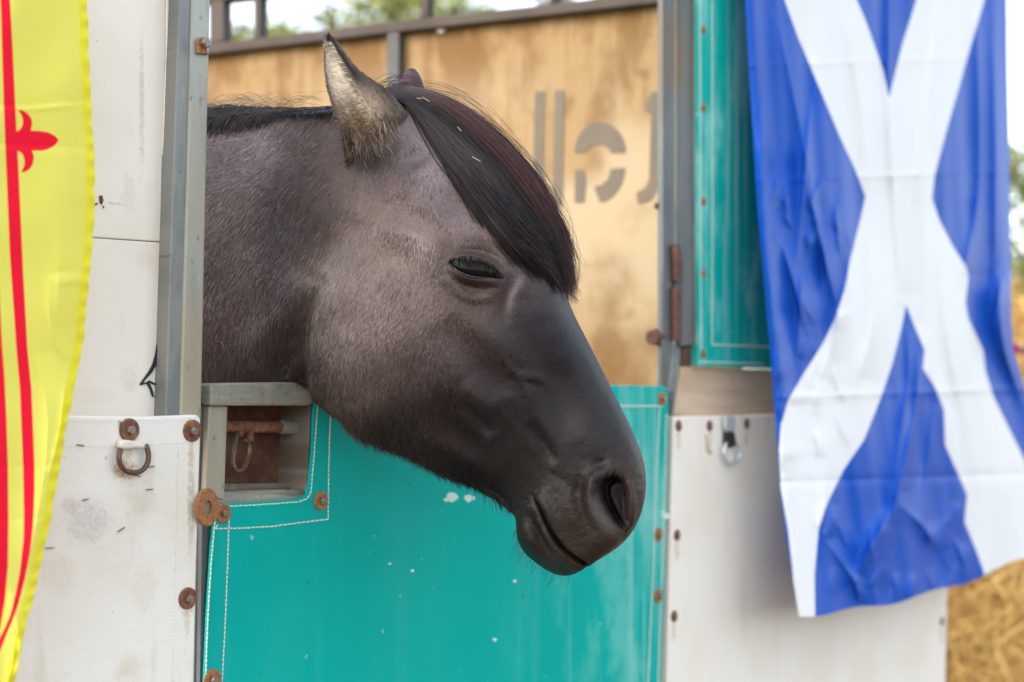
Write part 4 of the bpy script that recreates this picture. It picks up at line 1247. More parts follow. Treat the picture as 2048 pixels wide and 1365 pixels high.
mixc(front * sstep(-u, -.5, -.2), (168, 150, 132))
mixc(gauss(u, k, .28, 3.75, .16, .35, 0, .9), (58, 46, 42))
mixc(inside, (246, 238, 222))
mixc(inside * sstep(-u, -.42, -.15), (158, 138, 112))
mixc(inside * gauss(u, k, .25, 1.9, .10, .4, 0, .6), (100, 78, 56))
rim = np.maximum(np.exp(-.5 * ((k - 3.15) / .26) ** 2) * sstep(u, .30, .5), np.exp(-.5 * (np.minimum(k, 6 - k) / .16) ** 2) * .6)
mixc(np.clip(rim, 0, 1), (26, 18, 17))
mixc(sstep(u, .80, .90), (36, 25, 24))
mixc(foot_ * .8, (96, 82, 76))
t = NT('ear_skin'); m_ear = t.done(t.attr('coat').outputs['Color'], .7, 0, .25)
ear = mk('ear', V, Fc, m_ear, HO, uv=None, smooth=True, recalc=True, attrs={'coat': ('FLOAT_COLOR', np.concatenate([ecol, np.ones((len(V), 1))], 1))})
# hairs on and in the ear
en = normals_of(ear.data)
F4 = np.array([f_ for f_ in Fc if len(f_) == 4])
fu, fk = u[F4[:, 0]], k[F4[:, 0]]
ar = np.linalg.norm(np.cross(va[F4[:, 1]] - va[F4[:, 0]], va[F4[:, 3]] - va[F4[:, 0]]), axis=1)
n = 14000
fi = rng.choice(len(F4), n, p=ar / ar.sum())
a, b = rng.random(n)[:, None], rng.random(n)[:, None]
Q = F4[fi]
root = (va[Q[:, 0]] * (1 - a) + va[Q[:, 1]] * a) * (1 - b) + (va[Q[:, 3]] * (1 - a) + va[Q[:, 2]] * a) * b
nn = en[Q[:, 0]]
cc_ = ecol[Q[:, 0]] * rng.uniform(.65, 1.35, n)[:, None]
axis = va[np.minimum(Q[:, 3], len(va) - 2)] - va[Q[:, 0]]; axis /= np.linalg.norm(axis, axis=1)[:, None] + 1e-9
across = va[Q[:, 0]] - va[Q[:, 1]]; across /= np.linalg.norm(across, axis=1)[:, None] + 1e-9
insd = ((fk[fi] > .3) & (fk[fi] < 2.9)).astype(float)
dirv = axis * (1 - insd)[:, None] + (across * 1.0 + axis * .25) * insd[:, None] + rng.normal(0, .18, (n, 3))
dirv /= np.linalg.norm(dirv, axis=1)[:, None]
Lr = np.where(insd > 0, rng.uniform(.004, .009, n), rng.uniform(.003, .006, n))
ss = np.linspace(0, 1, 4)
EP = root[:, None, :] + (dirv[:, None, :] * ss[None, :, None] + nn[:, None, :] * ((.20 + .25 * insd)[:, None] * (ss - .6 * ss ** 2))[:, :, None]) * Lr[:, None, None]
strands('ear_hair', EP, np.array([1, .9, .7, .2])[None, :] * np.full((n, 1), .00026), cc_, m_coat, ear)
# pale tufts at the foot of the ear
tuft = []; tr = []; tc = []
for i in range(260):
    q_ = rng.random()
    if q_ < .62:                                   # along the lower edge of the opening
        s = rng.random(); x = np.interp(s, [0, .3, .6, 1], [700, 722, 748, 788]) + rng.normal(0, 7); y = np.interp(s, [0, .3, .6, 1], [268, 292, 290, 250]) + rng.normal(0, 12)
        dx, dy = rng.normal(.25, .35) + (.25 if s > .5 else -.15), rng.normal(1, .2); L = rng.uniform(14, 36); c = (128, 114, 102) if rng.random() < .6 else (88, 72, 62)
    elif q_ < .8:                                  # left edge, brown
        s = rng.random(); x = np.interp(s, [0, 1], [664, 700]) + rng.normal(0, 4); y = np.interp(s, [0, 1], [200, 300]) + rng.normal(0, 8)
        dx, dy = rng.normal(-.1, .3), 1; L = rng.uniform(14, 30); c = (90, 68, 50)
    else:                                          # pale front edge
        s = rng.random(); x = np.interp(s, [0, 1], [724, 770]) + rng.normal(0, 6); y = np.interp(s, [0, 1], [196, 262]) + rng.normal(0, 8)
        dx, dy = rng.normal(.5, .3), 1; L = rng.uniform(12, 26); c = (170, 154, 134)
    n_ = math.hypot(dx, dy); dx, dy = dx / n_ * L, dy / n_ * L
    d1 = e0 - .006 + rng.normal(0, .003)
    P0 = unproj(x, y, d1 + .004); P1 = unproj(x + dx * .5, y + dy * .5, d1 - .007); P2 = unproj(x + dx * .85, y + dy * .85, d1 - .007); P3 = unproj(x + dx * (1.05 + rng.normal(0, .1)), y + dy, d1 - .002)
    tuft.append([P0, P1, P2, P3]); tr.append([.00016, .00015, .00011, .00003]); tc.append(np.array(srgb(*c)) * rng.uniform(.6, 1.25))
strands('ear_tuft', np.array(tuft), np.array(tr), np.array(tc), m_coat, ear)
# the far ear, seen from behind its edge above the forelock
f0 = 1.640
FE = [[(806, 262, f0), (836, 268, f0 - .022), (868, 262, f0), (840, 256, f0 + .022)],
      [(794, 205, f0), (824, 208, f0 - .022), (856, 205, f0), (826, 204, f0 + .022)],
      [(797, 170, f0), (822, 172, f0 - .019), (847, 172, f0), (823, 170, f0 + .018)],
      [(805, 152, f0), (822, 153, f0 - .014), (841, 154, f0), (823, 152, f0 + .013)],
      [(812, 142, f0), (822, 143, f0 - .008), (835, 144, f0), (824, 142, f0 + .008)],
      [(818, 137.5, f0), (823, 138, f0 - .003), (829, 138, f0), (824, 137, f0 + .003)]]
V, Fc, m2, nr2 = ring_loft(FE, 6, 5)
fc = np.tile(np.array(srgb(74, 56, 62)), (len(V), 1)); uu = np.array([i // m2 for i in range(len(V))]) / (nr2 - 1)
fc = fc * (1 - .7 * sstep(uu, .75, 1)[:, None]) 
mk('ear', V, Fc, m_ear, HO, uv=None, smooth=True, attrs={'coat': ('FLOAT_COLOR', np.concatenate([fc, np.ones((len(V), 1))], 1))})

# ------------------------------------------------------------------ forelock
UPP = smooth_path([(752, 181), (795, 171), (850, 177), (915, 200), (985, 250), (1050, 320), (1098, 390), (1126, 455), (1138, 520), (1142, 575)], 12)
LOW = smooth_path([(758, 196), (805, 205), (834, 236), (880, 300), (930, 366), (978, 432), (1020, 482), (1058, 512), (1088, 535), (1108, 560)], 12)
NL = len(UPP)
def lock_pt(s, v, th=0.0):
    """point of the forelock surface: s root to tip, v 0 on the outline, 1 on the lower edge, below 0 on the far side"""
    i = s * (NL - 1)
    U = np.array([np.interp(i, np.arange(NL), UPP[:, 0]), np.interp(i, np.arange(NL), UPP[:, 1])])
    L_ = np.array([np.interp(i, np.arange(NL), LOW[:, 0]), np.interp(i, np.arange(NL), LOW[:, 1])])
    p = U + (L_ - U) * abs(v)
    yc = float(Yc(p[0]))
    inn = .052 * math.sqrt(max(0, 1 - (1 - min(abs(v), 1)) ** 2)) 
    if v >= 0:
        d = skin_depth(p[0], p[1])
        z = yc - inn * .8
        if d is not None: z = min(z, d - .004) if v > .1 else min(z, max(d - .004, yc - .02))
        z -= th
    else:
        z = yc + inn + th
    return p, z
GS, GV = 30, 26
gridp = np.zeros((GS, GV, 3)); vv = np.linspace(-.6, 1, GV)
for i in range(GS):
    for j in range(GV):
        p, z = lock_pt(i / (GS - 1), vv[j]); gridp[i, j] = (p[0], p[1], z)
for _ in range(3):
    gz = gridp[:, :, 2]; gz[1:-1, 1:-1] = .5 * gz[1:-1, 1:-1] + .125 * (gz[:-2, 1:-1] + gz[2:, 1:-1] + gz[1:-1, :-2] + gz[1:-1, 2:])
def lock(s, v):
    a = np.clip(s, 0, 1) * (GS - 1); b = np.clip((v + .6) / 1.6, 0, 1) * (GV - 1)
    i = np.minimum(a.astype(int), GS - 2); j = np.minimum(b.astype(int), GV - 2); fa = (a - i)[..., None]; fb = (b - j)[..., None]
    return (gridp[i, j] * (1 - fa) + gridp[i + 1, j] * fa) * (1 - fb) + (gridp[i, j + 1] * (1 - fa) + gridp[i + 1, j + 1] * fa) * fb
# a solid under-layer so the lock is not see-through
iu = int(GS * .60)
V, Fc = [], []
for i in range(iu):
    for j in range(GV):
        x, y, z = gridp[i, j]; V.append(unproj(x, y, z + (.003 if vv[j] >= 0 else -.003)))
for i in range(iu - 1):
    for j in range(GV - 1):
        Fc.append((i * GV + j, i * GV + j + 1, (i + 1) * GV + j + 1, (i + 1) * GV + j))
m_under = NT('black_hair_mass').done((0.006, 0.0045, 0.0045), .7, 0, .2)
fo = mk('forelock', V, Fc, m_under, HO, uv=None, smooth=True)
nl = 9000
K = 12
clv = rng.uniform(-.5, 1.0, 90)                       # locks
cid = rng.integers(0, 90, nl)
v0 = rng.uniform(-.5, 1.0, nl)
lockl = .56 + .42 * rng.random(90) ** .75
send = np.clip(lockl[cid] + rng.normal(-.02, .07, nl), .45, 1.0)
st0 = np.clip(rng.exponential(.06, nl), 0, .35)
ss = np.linspace(0, 1, K)
S2 = st0[:, None] + (send - st0)[:, None] * ss[None, :]
near_c = clv[cid]
pull = (sstep(S2, .45, 1.0) * .55) * rng.uniform(.4, 1, nl)[:, None]
near_c = np.where(np.abs(near_c - v0) < .12, near_c, v0 + .12 * np.sign(near_c - v0))
Vv = v0[:, None] * (1 - pull) + near_c[:, None] * pull + .02 * np.sin(S2 * 9 + cid[:, None])
LPX = lock(S2, np.clip(Vv, -.6, 1))
wave = np.sin(ss[None, :] * rng.uniform(3, 7, 90)[cid][:, None] + rng.uniform(0, 6, 90)[cid][:, None]) * sstep(ss[None, :], .4, 1) * rng.uniform(1, 5, 90)[cid][:, None]
tip = sstep(ss[None, :], .62, 1.0) ** 1.5
lt = rng.uniform(.3, 1.3, 90)[cid][:, None]
tipx = tip * (rng.normal(0, 5, (nl, 1)) + rng.normal(-2, 7, 90)[cid][:, None]); tipy = tip * (lt * 14 + rng.normal(0, 11, (nl, 1)))
edgy = sstep(v0, .55, .95)[:, None] * rng.random((nl, 1)) ** 2 * sstep(ss[None, :], .15, .8)
LPX[..., 0] -= 20 * edgy; LPX[..., 1] += 21 * edgy
LPX[..., 0] += tipx + wave * .4; LPX[..., 1] += tipy
LPX[..., 2] -= (rng.uniform(0, .003, (nl, 1)) + rng.uniform(0, .006, 90)[cid][:, None] * sstep(S2, .1, .5)) * np.sign(Vv + .02) 
W3 = unproj(LPX[..., 0], LPX[..., 1], LPX[..., 2])
lockb = rng.uniform(.2, 3.2, 90)[cid][:, None]
bc = np.array([0.0062, 0.0042, 0.0046])[None, :] * rng.uniform(.45, 1.8, (nl, 1)) * lockb
redd = sstep(-v0, -.5, -.05)[:, None] * rng.random((nl, 1)) 
bc = bc + redd * np.array([[.05, .013, .010]])
strands('forelock_hair', W3, (np.r_[np.linspace(1, .9, K - 3), .7, .45, .12])[None, :] * rng.uniform(.00028, .00042, (nl, 1)), bc, m_long, fo)
# thin wisps hanging from the end of the lock
nw, per = 46, 14
s0 = rng.uniform(.52, .96, nw); v1 = np.where(rng.random(nw) < .55, rng.uniform(-.25, .35, nw), rng.uniform(.5, 1, nw))
sa = np.repeat(s0, per)[:, None]; vb = np.repeat(v1, per)[:, None] + rng.normal(0, .03, (nw * per, 1))
kk = np.linspace(0, 1, 9)[None, :]
LPX = lock(np.clip(sa + .10 * kk, 0, 1), np.clip(vb + 0 * kk, -.6, 1))
ln_ = np.repeat(rng.uniform(24, 62, nw), per)[:, None] * rng.uniform(.6, 1.1, (nw * per, 1))
ln_ = np.where(vb > .45, ln_ * .6, ln_)
cv_ = np.repeat(rng.uniform(.1, .75, nw), per)[:, None]; cw_ = np.repeat(rng.normal(0, 7, nw), per)[:, None]
LPX[..., 0] += ln_ * (cv_ - .15) * kk + cw_ * np.sin(kk * 4) * kk + rng.normal(0, 3, (nw * per, 1)) * kk; LPX[..., 1] += ln_ * .95 * kk ** 1.2
LPX[..., 2] -= .006 * np.sign(vb + .02)
bw = np.array([[.014, .006, .006]]) * rng.uniform(.4, 2, (nw * per, 1)) + (vb < .4) * np.array([[.035, .010, .008]]) * rng.random((nw * per, 1))
strands('forelock_hair', unproj(LPX[..., 0], LPX[..., 1], LPX[..., 2]), np.linspace(1, .25, 9)[None, :] * np.full((nw * per, 1), .00026), bw, m_long, fo)
# stray hairs
n = 90
s_ = rng.uniform(.05, .8, n); S2 = s_[:, None] + np.linspace(0, .35, 8)[None, :]
LPX = lock(S2, np.zeros((n, 8)) + rng.uniform(-.05, .08, (n, 1)))
k_ = np.linspace(0, 1, 8)[None, :]
LPX[..., 0] += rng.uniform(0, 26, (n, 1)) * np.sin(k_ * math.pi * .9); LPX[..., 1] -= rng.uniform(-4, 20, (n, 1)) * np.sin(k_ * math.pi * .8)
strands('stray_hair', unproj(LPX[..., 0], LPX[..., 1], LPX[..., 2]), np.full((n, 8), .00010), np.full((n, 3), .008), m_long, fo)
n = 26                                                 # wisps standing up between the ears
PW = np.zeros((n, 7, 3))
for i in range(n):
    x0, y0 = rng.uniform(735, 775), rng.uniform(172, 190); L = rng.uniform(35, 80); hgt = rng.uniform(8, 26)
    for k in range(7):
        q_ = k / 6
        PW[i, k] = unproj(x0 + L * q_, y0 - hgt * math.sin(q_ * 2.3), 1.535 + .01 * q_)
strands('stray_hair', PW, np.full((n, 7), .00016), np.full((n, 3), .015), m_long, fo)

# ------------------------------------------------------------------ mane along the crest
def crest(x): return np.interp(x, [200, 330, 415, 500, 580, 640, 700], [312, 262, 236, 222, 215, 212, 209])
nm = 9000
x0 = rng.choice([0, 1], nm, p=[.25, .75]); x0 = np.where(x0 == 1, rng.uniform(240, 560, nm), rng.uniform(500, 690, nm))
fade = sstep(-x0, -640, -440)                         # thick at the post, thin towards the ears
w0 = rng.uniform(-1, 1, nm)                           # + on our side
y0 = crest(x0) + 4 + np.abs(w0) * 8
K = 8; ss = np.linspace(0, 1, K)[None, :]
Lm = (rng.uniform(35, 105, nm) * (.35 + .65 * fade))[:, None]
up = rng.uniform(.05, .38, nm)[:, None] * (.4 + .6 * fade[:, None])
sgn = np.sign(w0)[:, None]
droop = np.where(sgn > 0, .95, .9) * (.55 + .6 * fade[:, None])
mx = x0[:, None] - Lm * (.75 * ss) + rng.normal(0, 4, (nm, 1)) * ss
my = y0[:, None] - Lm * up * np.sin(ss * 2.2) + Lm * droop * ss ** 2 * (.3 + .7 * np.abs(w0[:, None]))
mz = Yc(mx) - (np.abs(w0)[:, None] * .020 + .026 * ss * np.abs(w0)[:, None]) * sgn
W3 = unproj(mx, my, mz)
bc = np.array([0.006, 0.0045, 0.005])[None, :] * rng.uniform(.5, 1.8, (nm, 1))
strands('mane', W3, (np.r_[np.linspace(1, .8, K - 2), .5, .12])[None, :] * np.full((nm, 1), .00034), bc, m_long, HO)
n = 130                                               # flyaways
x0 = rng.uniform(380, 600, n); k_ = np.linspace(0, 1, 8)[None, :]
L_ = rng.uniform(30, 110, (n, 1)); hgt = rng.uniform(6, 34, (n, 1))
mx = x0[:, None] + L_ * k_ * np.where(rng.random((n, 1)) < .6, -1, .8); my = crest(x0)[:, None] - hgt * np.sin(k_ * 2.4)
strands('mane_flyaways', unproj(mx, my, Yc(np.clip(mx, 200, 700)) + rng.normal(0, .01, (n, 1))), np.full((n, 8), .00013), np.full((n, 3), .025), m_long, HO)
# beard under the jaw and whiskers round the lips
n = 2000
pth = smooth_path([(745, 872), (800, 892), (860, 922), (920, 948), (975, 980), (1020, 1014)], 8)
i_ = rng.random(n) * (len(pth) - 1)
x0 = np.interp(i_, np.arange(len(pth)), pth[:, 0]); y0 = np.interp(i_, np.arange(len(pth)), pth[:, 1]) - rng.uniform(1, 9, n)
L_ = rng.uniform(8, 52, n)[:, None] * (rng.random((n, 1)) ** .6); k_ = np.linspace(0, 1, 6)[None, :]
dx = rng.normal(.25, .45, (n, 1))
strands('beard', unproj(x0[:, None] + L_ * dx * k_ + 6 * k_ ** 2, y0[:, None] + L_ * (.9 * k_), Yc(x0)[:, None] + rng.normal(0, .016, (n, 1))), (np.array([1, .9, .8, .6, .4, .15])[None, :]) * np.full((n, 1), .00022), np.full((n, 3), .012) * rng.uniform(.6, 2, (n, 1)), m_long, HO)
n = 75
pth = smooth_path([(1033, 1050), (1034, 1080), (1048, 1106), (1075, 1127), (1105, 1148), (1135, 1153)], 8)
i_ = rng.random(n) * (len(pth) - 1)
x0 = np.interp(i_, np.arange(len(pth)), pth[:, 0]) + 3; y0 = np.interp(i_, np.arange(len(pth)), pth[:, 1]) - 4
L_ = rng.uniform(8, 34, (n, 1)); an = rng.normal(2.15, .35, (n, 1)) 
strands('whiskers', unproj(x0[:, None] + L_ * np.cos(an) * k_, y0[:, None] + L_ * np.sin(an) * k_ + 4 * k_ ** 2, Yc(x0)[:, None] + rng.normal(0, .018, (n, 1))), np.full((n, 6), .00010), np.full((n, 3), .02), m_long, HO)
m_hay = NT('dry_hay').done((0.34, 0.31, 0.17), .7)
# wisps of hay caught in the forelock
for i, (s, v_, a, l) in enumerate(((.22, .30, .55, 17), (.20, .42, .1, 9), (.43, .62, .5, 20), (.36, .42, .8, 12))):
    p = lock(np.array([s]), np.array([v_]))[0]
    q0 = Vector(unproj(p[0], p[1], p[2] - .008)); q1 = Vector(unproj(p[0] + l * math.cos(a), p[1] + l * math.sin(a), p[2] - .0085))
    v, f = tube([q0, q0.lerp(q1, .5), q1], [.00045, .0005, .0004], 6)
    hw = mk('hay_wisp', v, f, m_hay, fo, uv=None)
# ------------------------------------------------------------------ flags: cloth grids with the printed design as a signed distance
def cloth_mat(name, field, printed, hem=None, rough=.55, trans=.12, weave=1500):
    t = NT(name)
    d = t.attr('print_edge').outputs['Fac']
    col = t.mix(t.ramp(d, -.6, .6, 1, 0), field, printed)
    if hem is not None:
        col = t.mix(t.ramp(t.attr('hem').outputs['Fac'], -.6, .6, 1, 0), col, t.mix(1.0, col, hem, 'MULTIPLY'))
    uv = t.coord('uv')
    w = t.noise(uv, weave, 1)
    t.bump(w, .08, .0006)
    t.done(col, rough, 0, .12)
    tr = t.node('ShaderNodeBsdfTranslucent'); t.put(tr.inputs['Color'], col)
    mx = t.node('ShaderNodeMixShader'); mx.inputs[0].default_value = trans
    t.l.new(t.p.outputs[0], mx.inputs[1]); t.l.new(tr.outputs[0], mx.inputs[2])
    t.l.new(mx.outputs[0], t.n['Material Output'].inputs['Surface'])
    return t.m
def flag(name, X, Yp, off, edge, mat, base, label, cat='flag', hem=None):
    """X, Yp, off: grids of picture column, row and distance from the stable front"""
    ny, nx = X.shape
    rx_, rz_ = (X - CX) / F, (HY - Yp) / F
    d = (off + NO) / (NV.x * rx_ + NV.y)
    V = np.stack([rx_ * d, d, CZ + rz_ * d], -1).reshape(-1, 3)
    i = np.arange(ny * nx).reshape(ny, nx)
    Fc = np.stack([i[:-1, :-1], i[:-1, 1:], i[1:, 1:], i[1:, :-1]], -1).reshape(-1, 4)
    at = {'print_edge': ('FLOAT', edge.ravel())}
    if hem is not None: at['hem'] = ('FLOAT', hem.ravel())
    return loose(name, V.tolist(), Fc.tolist(), mat, base, label, cat, smooth=True, recalc=False, attrs=at)
def crease(px, py, path, w, a):
    """asymmetric fold: a sharp ridge with a soft foot on one side"""
    d, s, sg = pdist(px, py, path)
    k = np.sin(np.clip(s, 0.02, .98) * math.pi) ** .6
    return a * k * np.where(sg > 0, np.exp(-d / w), np.exp(-d / (w * 3.2)))
# the blue and white flag
LE = np.array([(1474, -330), (1490, 0), (1500, 180), (1515, 420), (1527, 560), (1540, 700), (1552, 860), (1560, 980), (1578, 1110), (1598, 1233)], float)
RE = np.array([(2006, -330), (2012, 0), (2019, 300), (2022, 500), (2023, 640), (2028, 700), (2048, 770), (2070, 850), (2092, 960), (2104, 1093)], float)
NXF, NYF = 230, 420
s = np.linspace(0, 1, NXF)[None, :]; tv_ = np.linspace(0, 1, NYF)[:, None]
def along_y(E, y0, y1): yy = y0 + (y1 - y0) * tv_[:, 0]; return np.interp(yy, E[:, 1], E[:, 0])[:, None], yy[:, None]
lx, ly = along_y(LE, -330, 1233); rx2, ry2 = along_y(RE, -330, 1093)
X = lx + (rx2 - lx) * s; Yp = ly + (ry2 - ly) * s
Yp = Yp + tv_ ** 6 * 26 * np.sin(s * 3.14) + tv_ ** 8 * 4 * np.sin(s * 21)
fx, fy = X.ravel(), Yp.ravel()
S1 = np.broadcast_to(s, X.shape).ravel(); T1 = np.broadcast_to(tv_, X.shape).ravel()
h = .006 * np.sin(2 * math.pi * (2.6 * S1 + .22 * np.sin(2.4 * T1 + .6) + .15)) + .0026 * np.sin(2 * math.pi * (6.3 * S1 + .45 * T1 + .2 * np.sin(6 * T1))) + .0010 * np.sin(2 * math.pi * (13 * S1 - .6 * T1))
for path, w, a in [([(1776, -100), (1777, 200), (1788, 400), (1800, 600)], 9, .010), ([(1812, 640), (1816, 760), (1798, 880), (1788, 990)], 9, .007), ([(1620, 200), (1608, 360), (1590, 540)], 8, .008), ([(1612, 360), (1640, 480), (1672, 620)], 7, .006),
                   ([(1520, 220), (1528, 460), (1545, 640), (1556, 820)], 7, .007), ([(1560, 480), (1585, 560), (1612, 660)], 6, .006), ([(1600, 540), (1600, 620), (1590, 720)], 6, .006), ([(1640, 470), (1652, 540), (1640, 640)], 6, .005),
                   ([(1690, 560), (1672, 660), (1640, 760)], 8, .005), ([(1838, 700), (1828, 830), (1800, 960), (1780, 1060)], 8, .008), ([(1870, 800), (1850, 960), (1842, 1080)], 9, .006),
                   ([(1790, 1000), (1750, 1080), (1710, 1150)], 10, .010), ([(1790, 1000), (1850, 1060), (1880, 1110)], 10, .006), ([(1650, 1080), (1700, 1150), (1720, 1190)], 9, .006),
                   ([(1950, 0), (1958, 300), (1946, 560)], 12, .008), ([(1985, 60), (1990, 380), (1985, 700)], 10, .007), ([(1958, 380), (1940, 480), (1925, 560)], 6, .005), ([(1996, 540), (2004, 680), (2040, 800)], 9, .010), ([(2004, 560), (1990, 640), (1996, 720)], 6, .007),
                   ([(1555, 40), (1600, 260), (1640, 460)], 14, .007), ([(1680, 0), (1720, 200), (1740, 400)], 14, .005), ([(1880, 0), (1850, 220), (1830, 420)], 14, .005), ([(1880, 450), (1890, 640), (1915, 800)], 12, .006), ([(1740, 480), (1745, 640), (1715, 760)], 12, .006), ([(1640, 780), (1650, 950), (1640, 1100)], 12, .004)]:
    h += crease(fx, fy, path, w, a * 1.7)
for y0, a in ((350, .0022), (785, .0024), (955, -.002), (120, .0015)):       # creases from when it lay folded
    yy = fy - y0 - .035 * (1800 - fx)
    h += a * np.exp(-np.abs(yy) / 7) * np.where(yy > 0, 1, .6)
for k in range(60):                                                        # small crumples on the left half and along the foot
    x0, y0 = random.uniform(1500, 1700), random.uniform(330, 900)
    if k > 34: x0, y0 = random.uniform(1640, 1960), random.uniform(1000, 1190)
    a_n = random.uniform(1.1, 2.1); L_ = random.uniform(30, 90)
    h += crease(fx, fy, [(x0, y0), (x0 + .5 * L_ * math.cos(a_n) + random.uniform(-6, 6), y0 + .5 * L_ * math.sin(a_n)), (x0 + L_ * math.cos(a_n), y0 + L_ * math.sin(a_n))], random.uniform(3, 6), random.uniform(.002, .006))
base_off = .055 + .035 * T1 + .02 * S1 * T1 + .05 * (T1 ** 3) * (1 - S1) - .018 * np.exp(-S1 / .03)
OFFB = (base_off + h).reshape(X.shape)
SALT = [[(1400, -330), (1569, 0), (1595, 72), (1638, 174), (1679, 272), (1710, 338), (1731, 393), (1718, 451), (1700, 523), (1690, 579), (1669, 641), (1643, 692), (1606, 750), (1577, 800), (1562, 850), (1558, 900), (1562, 980), (1576, 1060), (1586, 1150), (1588, 1290),
         (1631, 1290), (1629, 1150), (1637, 1060), (1653, 1010), (1687, 940), (1728, 880), (1760, 800), (1784, 730), (1802, 660), (1812, 610), (1830, 655), (1849, 700), (1846, 738), (1870, 775), (1888, 820), (1890, 890), (1917, 950), (1934, 990), (1929, 1045), (1952, 1100), (1968, 1145), (1975, 1290),
         (2300, 1290), (2090, 1010), (2048, 918), (2023, 867), (1987, 794), (1971, 743), (1966, 701), (1936, 636), (1931, 605), (1937, 554), (1931, 533), (1905, 492), (1879, 441), (1864, 398), (1869, 354), (1890, 272), (1915, 185), (1946, 77), (1969, 0), (2060, -330),
         (1920, -330), (1833, 0), (1805, 87), (1778, 197), (1767, 144), (1751, 97), (1731, 41), (1713, 0), (1600, -330)]]
edge = sdf(fx, fy, SALT[0]).reshape(X.shape)
m_blue = cloth_mat('blue_and_white_satin', (0.008, 0.078, 0.45), (0.74, 0.76, 0.79), rough=.38, trans=.10)
flag('flag', X, Yp, OFFB, edge, m_blue, wp(1760, -330, .06), 'blue flag with a white diagonal cross hanging over the teal shutter')

# the yellow flag with its red border
RY = np.array([(158, -600), (168, -200), (174, 0), (182, 205), (190, 340), (189, 410), (186, 480), (179, 549), (172, 630), (164, 700), (150, 770), (134, 850), (120, 931), (103, 1031), (75, 1162), (50, 1262), (40, 1307), (30, 1365), (0, 1560)], float)
NXF, NYF = 190, 560
s = np.linspace(0, 1, NXF)[None, :]; tv_ = np.linspace(0, 1, NYF)[:, None]
yy = -600 + 2160 * tv_
xr = np.interp(yy[:, 0], RY[:, 1], RY[:, 0])[:, None]
wob = sum(random.uniform(.3, 1.0) * np.sin(yy * f_ + random.uniform(0, 6)) for f_ in (.05, .083, .14))
X = xr + wob * .7 - 330 * (1 - s ** .85); Yp = np.broadcast_to(yy, X.shape)
fx, fy = X.ravel(), Yp.ravel()
rX = np.interp(fy, RY[:, 1], RY[:, 0])
S1 = np.broadcast_to(s, X.shape).ravel(); T1 = np.broadcast_to(tv_, X.shape).ravel()
h = .010 * np.sin((fx + 40) * .011 + .5) + .0025 * np.sin(fx * .045 + fy * .004 + np.sin(fy * .006)) + .0009 * np.sin(fy * .03 + fx * .02)
for path, w, a in [([(-100, 212), (60, 211), (120, 206), (186, 203)], 5, -.0022), ([(20, 222), (90, 217), (170, 208)], 4, .0016), ([(-60, 288), (60, 292), (190, 298)], 6, -.0018), ([(95, 548), (130, 545), (180, 546)], 5, -.0018), ([(110, 568), (150, 564), (182, 560)], 5, .0018),
                   ([(100, 545), (98, 620), (110, 690), (140, 720)], 9, .003), ([(-40, 935), (60, 936), (110, 930)], 4, -.0012), ([(-40, 1042), (50, 1040), (100, 1030)], 4, -.0012), ([(70, 700), (95, 840), (80, 1000), (50, 1150)], 16, .006), ([(130, 760), (120, 860), (95, 960)], 10, .005),
                   ([(120, 420), (118, 560), (112, 660)], 22, .003), ([(20, 1180), (30, 1280), (10, 1400)], 9, .006), ([(30, 1230), (40, 1300), (28, 1365)], 6, .005), ([(-60, 900), (-10, 1050), (-10, 1200), (-50, 1350)], 18, .01)]:
    h += crease(fx, fy, path, w, a)
h += .0012 * np.exp(-((rX - fx) / 12) ** 2) * np.sin(fy * .16 + 2 * np.sin(fy * .021))         # puckered hem
OFFY = (.060 + .018 * T1 + .02 * sstep(fy, 700, 1365) + h).reshape(X.shape)
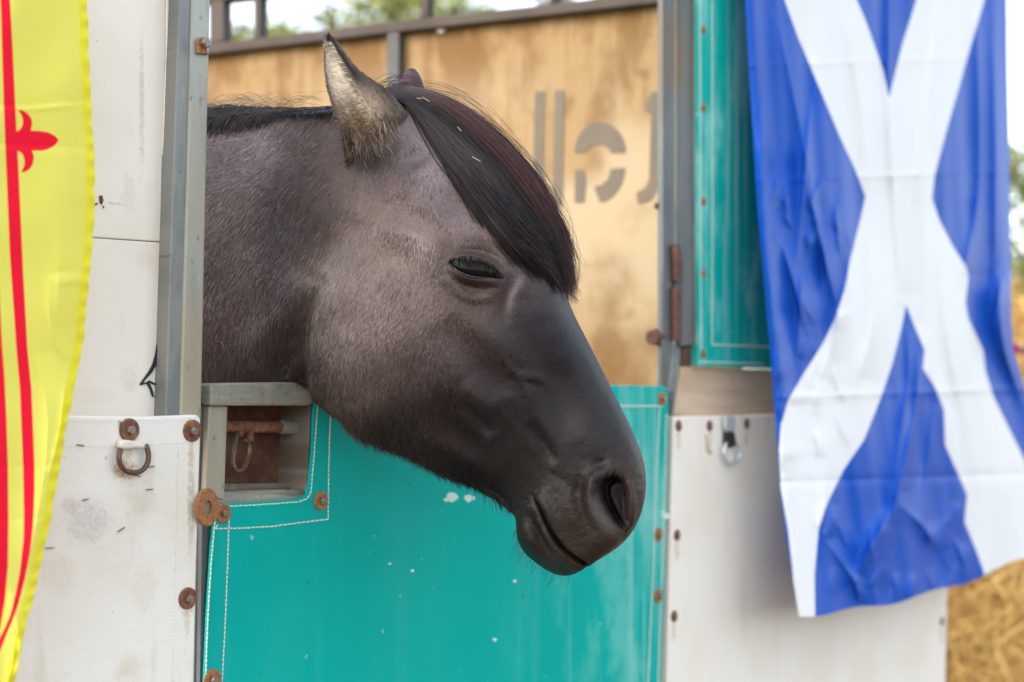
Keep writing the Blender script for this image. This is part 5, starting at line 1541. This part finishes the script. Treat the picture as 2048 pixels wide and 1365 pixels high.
BAR = [(-6, -600), (-2, -200), (1, 0), (9, 256), (20, 513), (33, 700), (40, 780), (46, 931), (48, 1031), (47, 1080), (40, 1142), (31, 1190), (20, 1232), (10, 1256), (0, 1276), (-30, 1330), (-30, 1350), (0, 1303), (12, 1272), (25, 1242), (38, 1205), (50, 1157), (60, 1105), (66, 1056), (69, 980), (69, 931), (63, 780), (55, 700), (46, 538), (38, 359), (31, 220), (26, 110), (20, 0), (16, -200), (12, -600)]
INNER = [(-300, -600), (-40, -600), (-30, 0), (-12, 400), (0, 605), (4, 690), (9, 755), (13, 840), (16, 931), (17, 1040), (16, 1131), (10, 1200), (0, 1257), (-40, 1330), (-300, 1330)]
z_ = 3.79
def FZ(x, y): return (x / z_, y / z_)
def curve(*p): return [tuple(q_) for q_ in smooth_path(p, 5)]
LILY = curve(FZ(100, 1005), FZ(118, 1003), FZ(150, 985), FZ(170, 950), FZ(172, 910), FZ(155, 860), FZ(122, 830)) + curve(FZ(122, 830), FZ(170, 838), FZ(215, 868), FZ(240, 910), FZ(243, 950), FZ(230, 993)) + \
    curve(FZ(230, 993), FZ(300, 995), FZ(370, 1008), FZ(420, 1035), FZ(446, 1064)) + curve(FZ(446, 1064), FZ(420, 1098), FZ(380, 1125), FZ(320, 1143), FZ(240, 1143)) + \
    curve(FZ(240, 1143), FZ(255, 1180), FZ(252, 1230), FZ(235, 1270), FZ(200, 1300), FZ(148, 1314)) + curve(FZ(148, 1314), FZ(175, 1280), FZ(185, 1240), FZ(180, 1190), FZ(160, 1160), FZ(126, 1142), FZ(104, 1140))
edge = np.minimum(np.minimum(sdf(fx, fy, BAR), sdf(fx, fy, INNER)), sdf(fx, fy, LILY)).reshape(X.shape)
hem = (rX - fx - 17 + .8 * np.sin(fy * .05)).reshape(X.shape)
m_yellow = cloth_mat('yellow_and_red_cotton', (0.72, 0.70, 0.13), (0.80, 0.008, 0.035), hem=(1.02, .98, .32), rough=.7, trans=.2)
flag('flag', X, Yp, OFFY, edge, m_yellow, wp(60, -600, .07), 'yellow flag with red stripes and a red lily hanging on the cream wall', hem=hem)
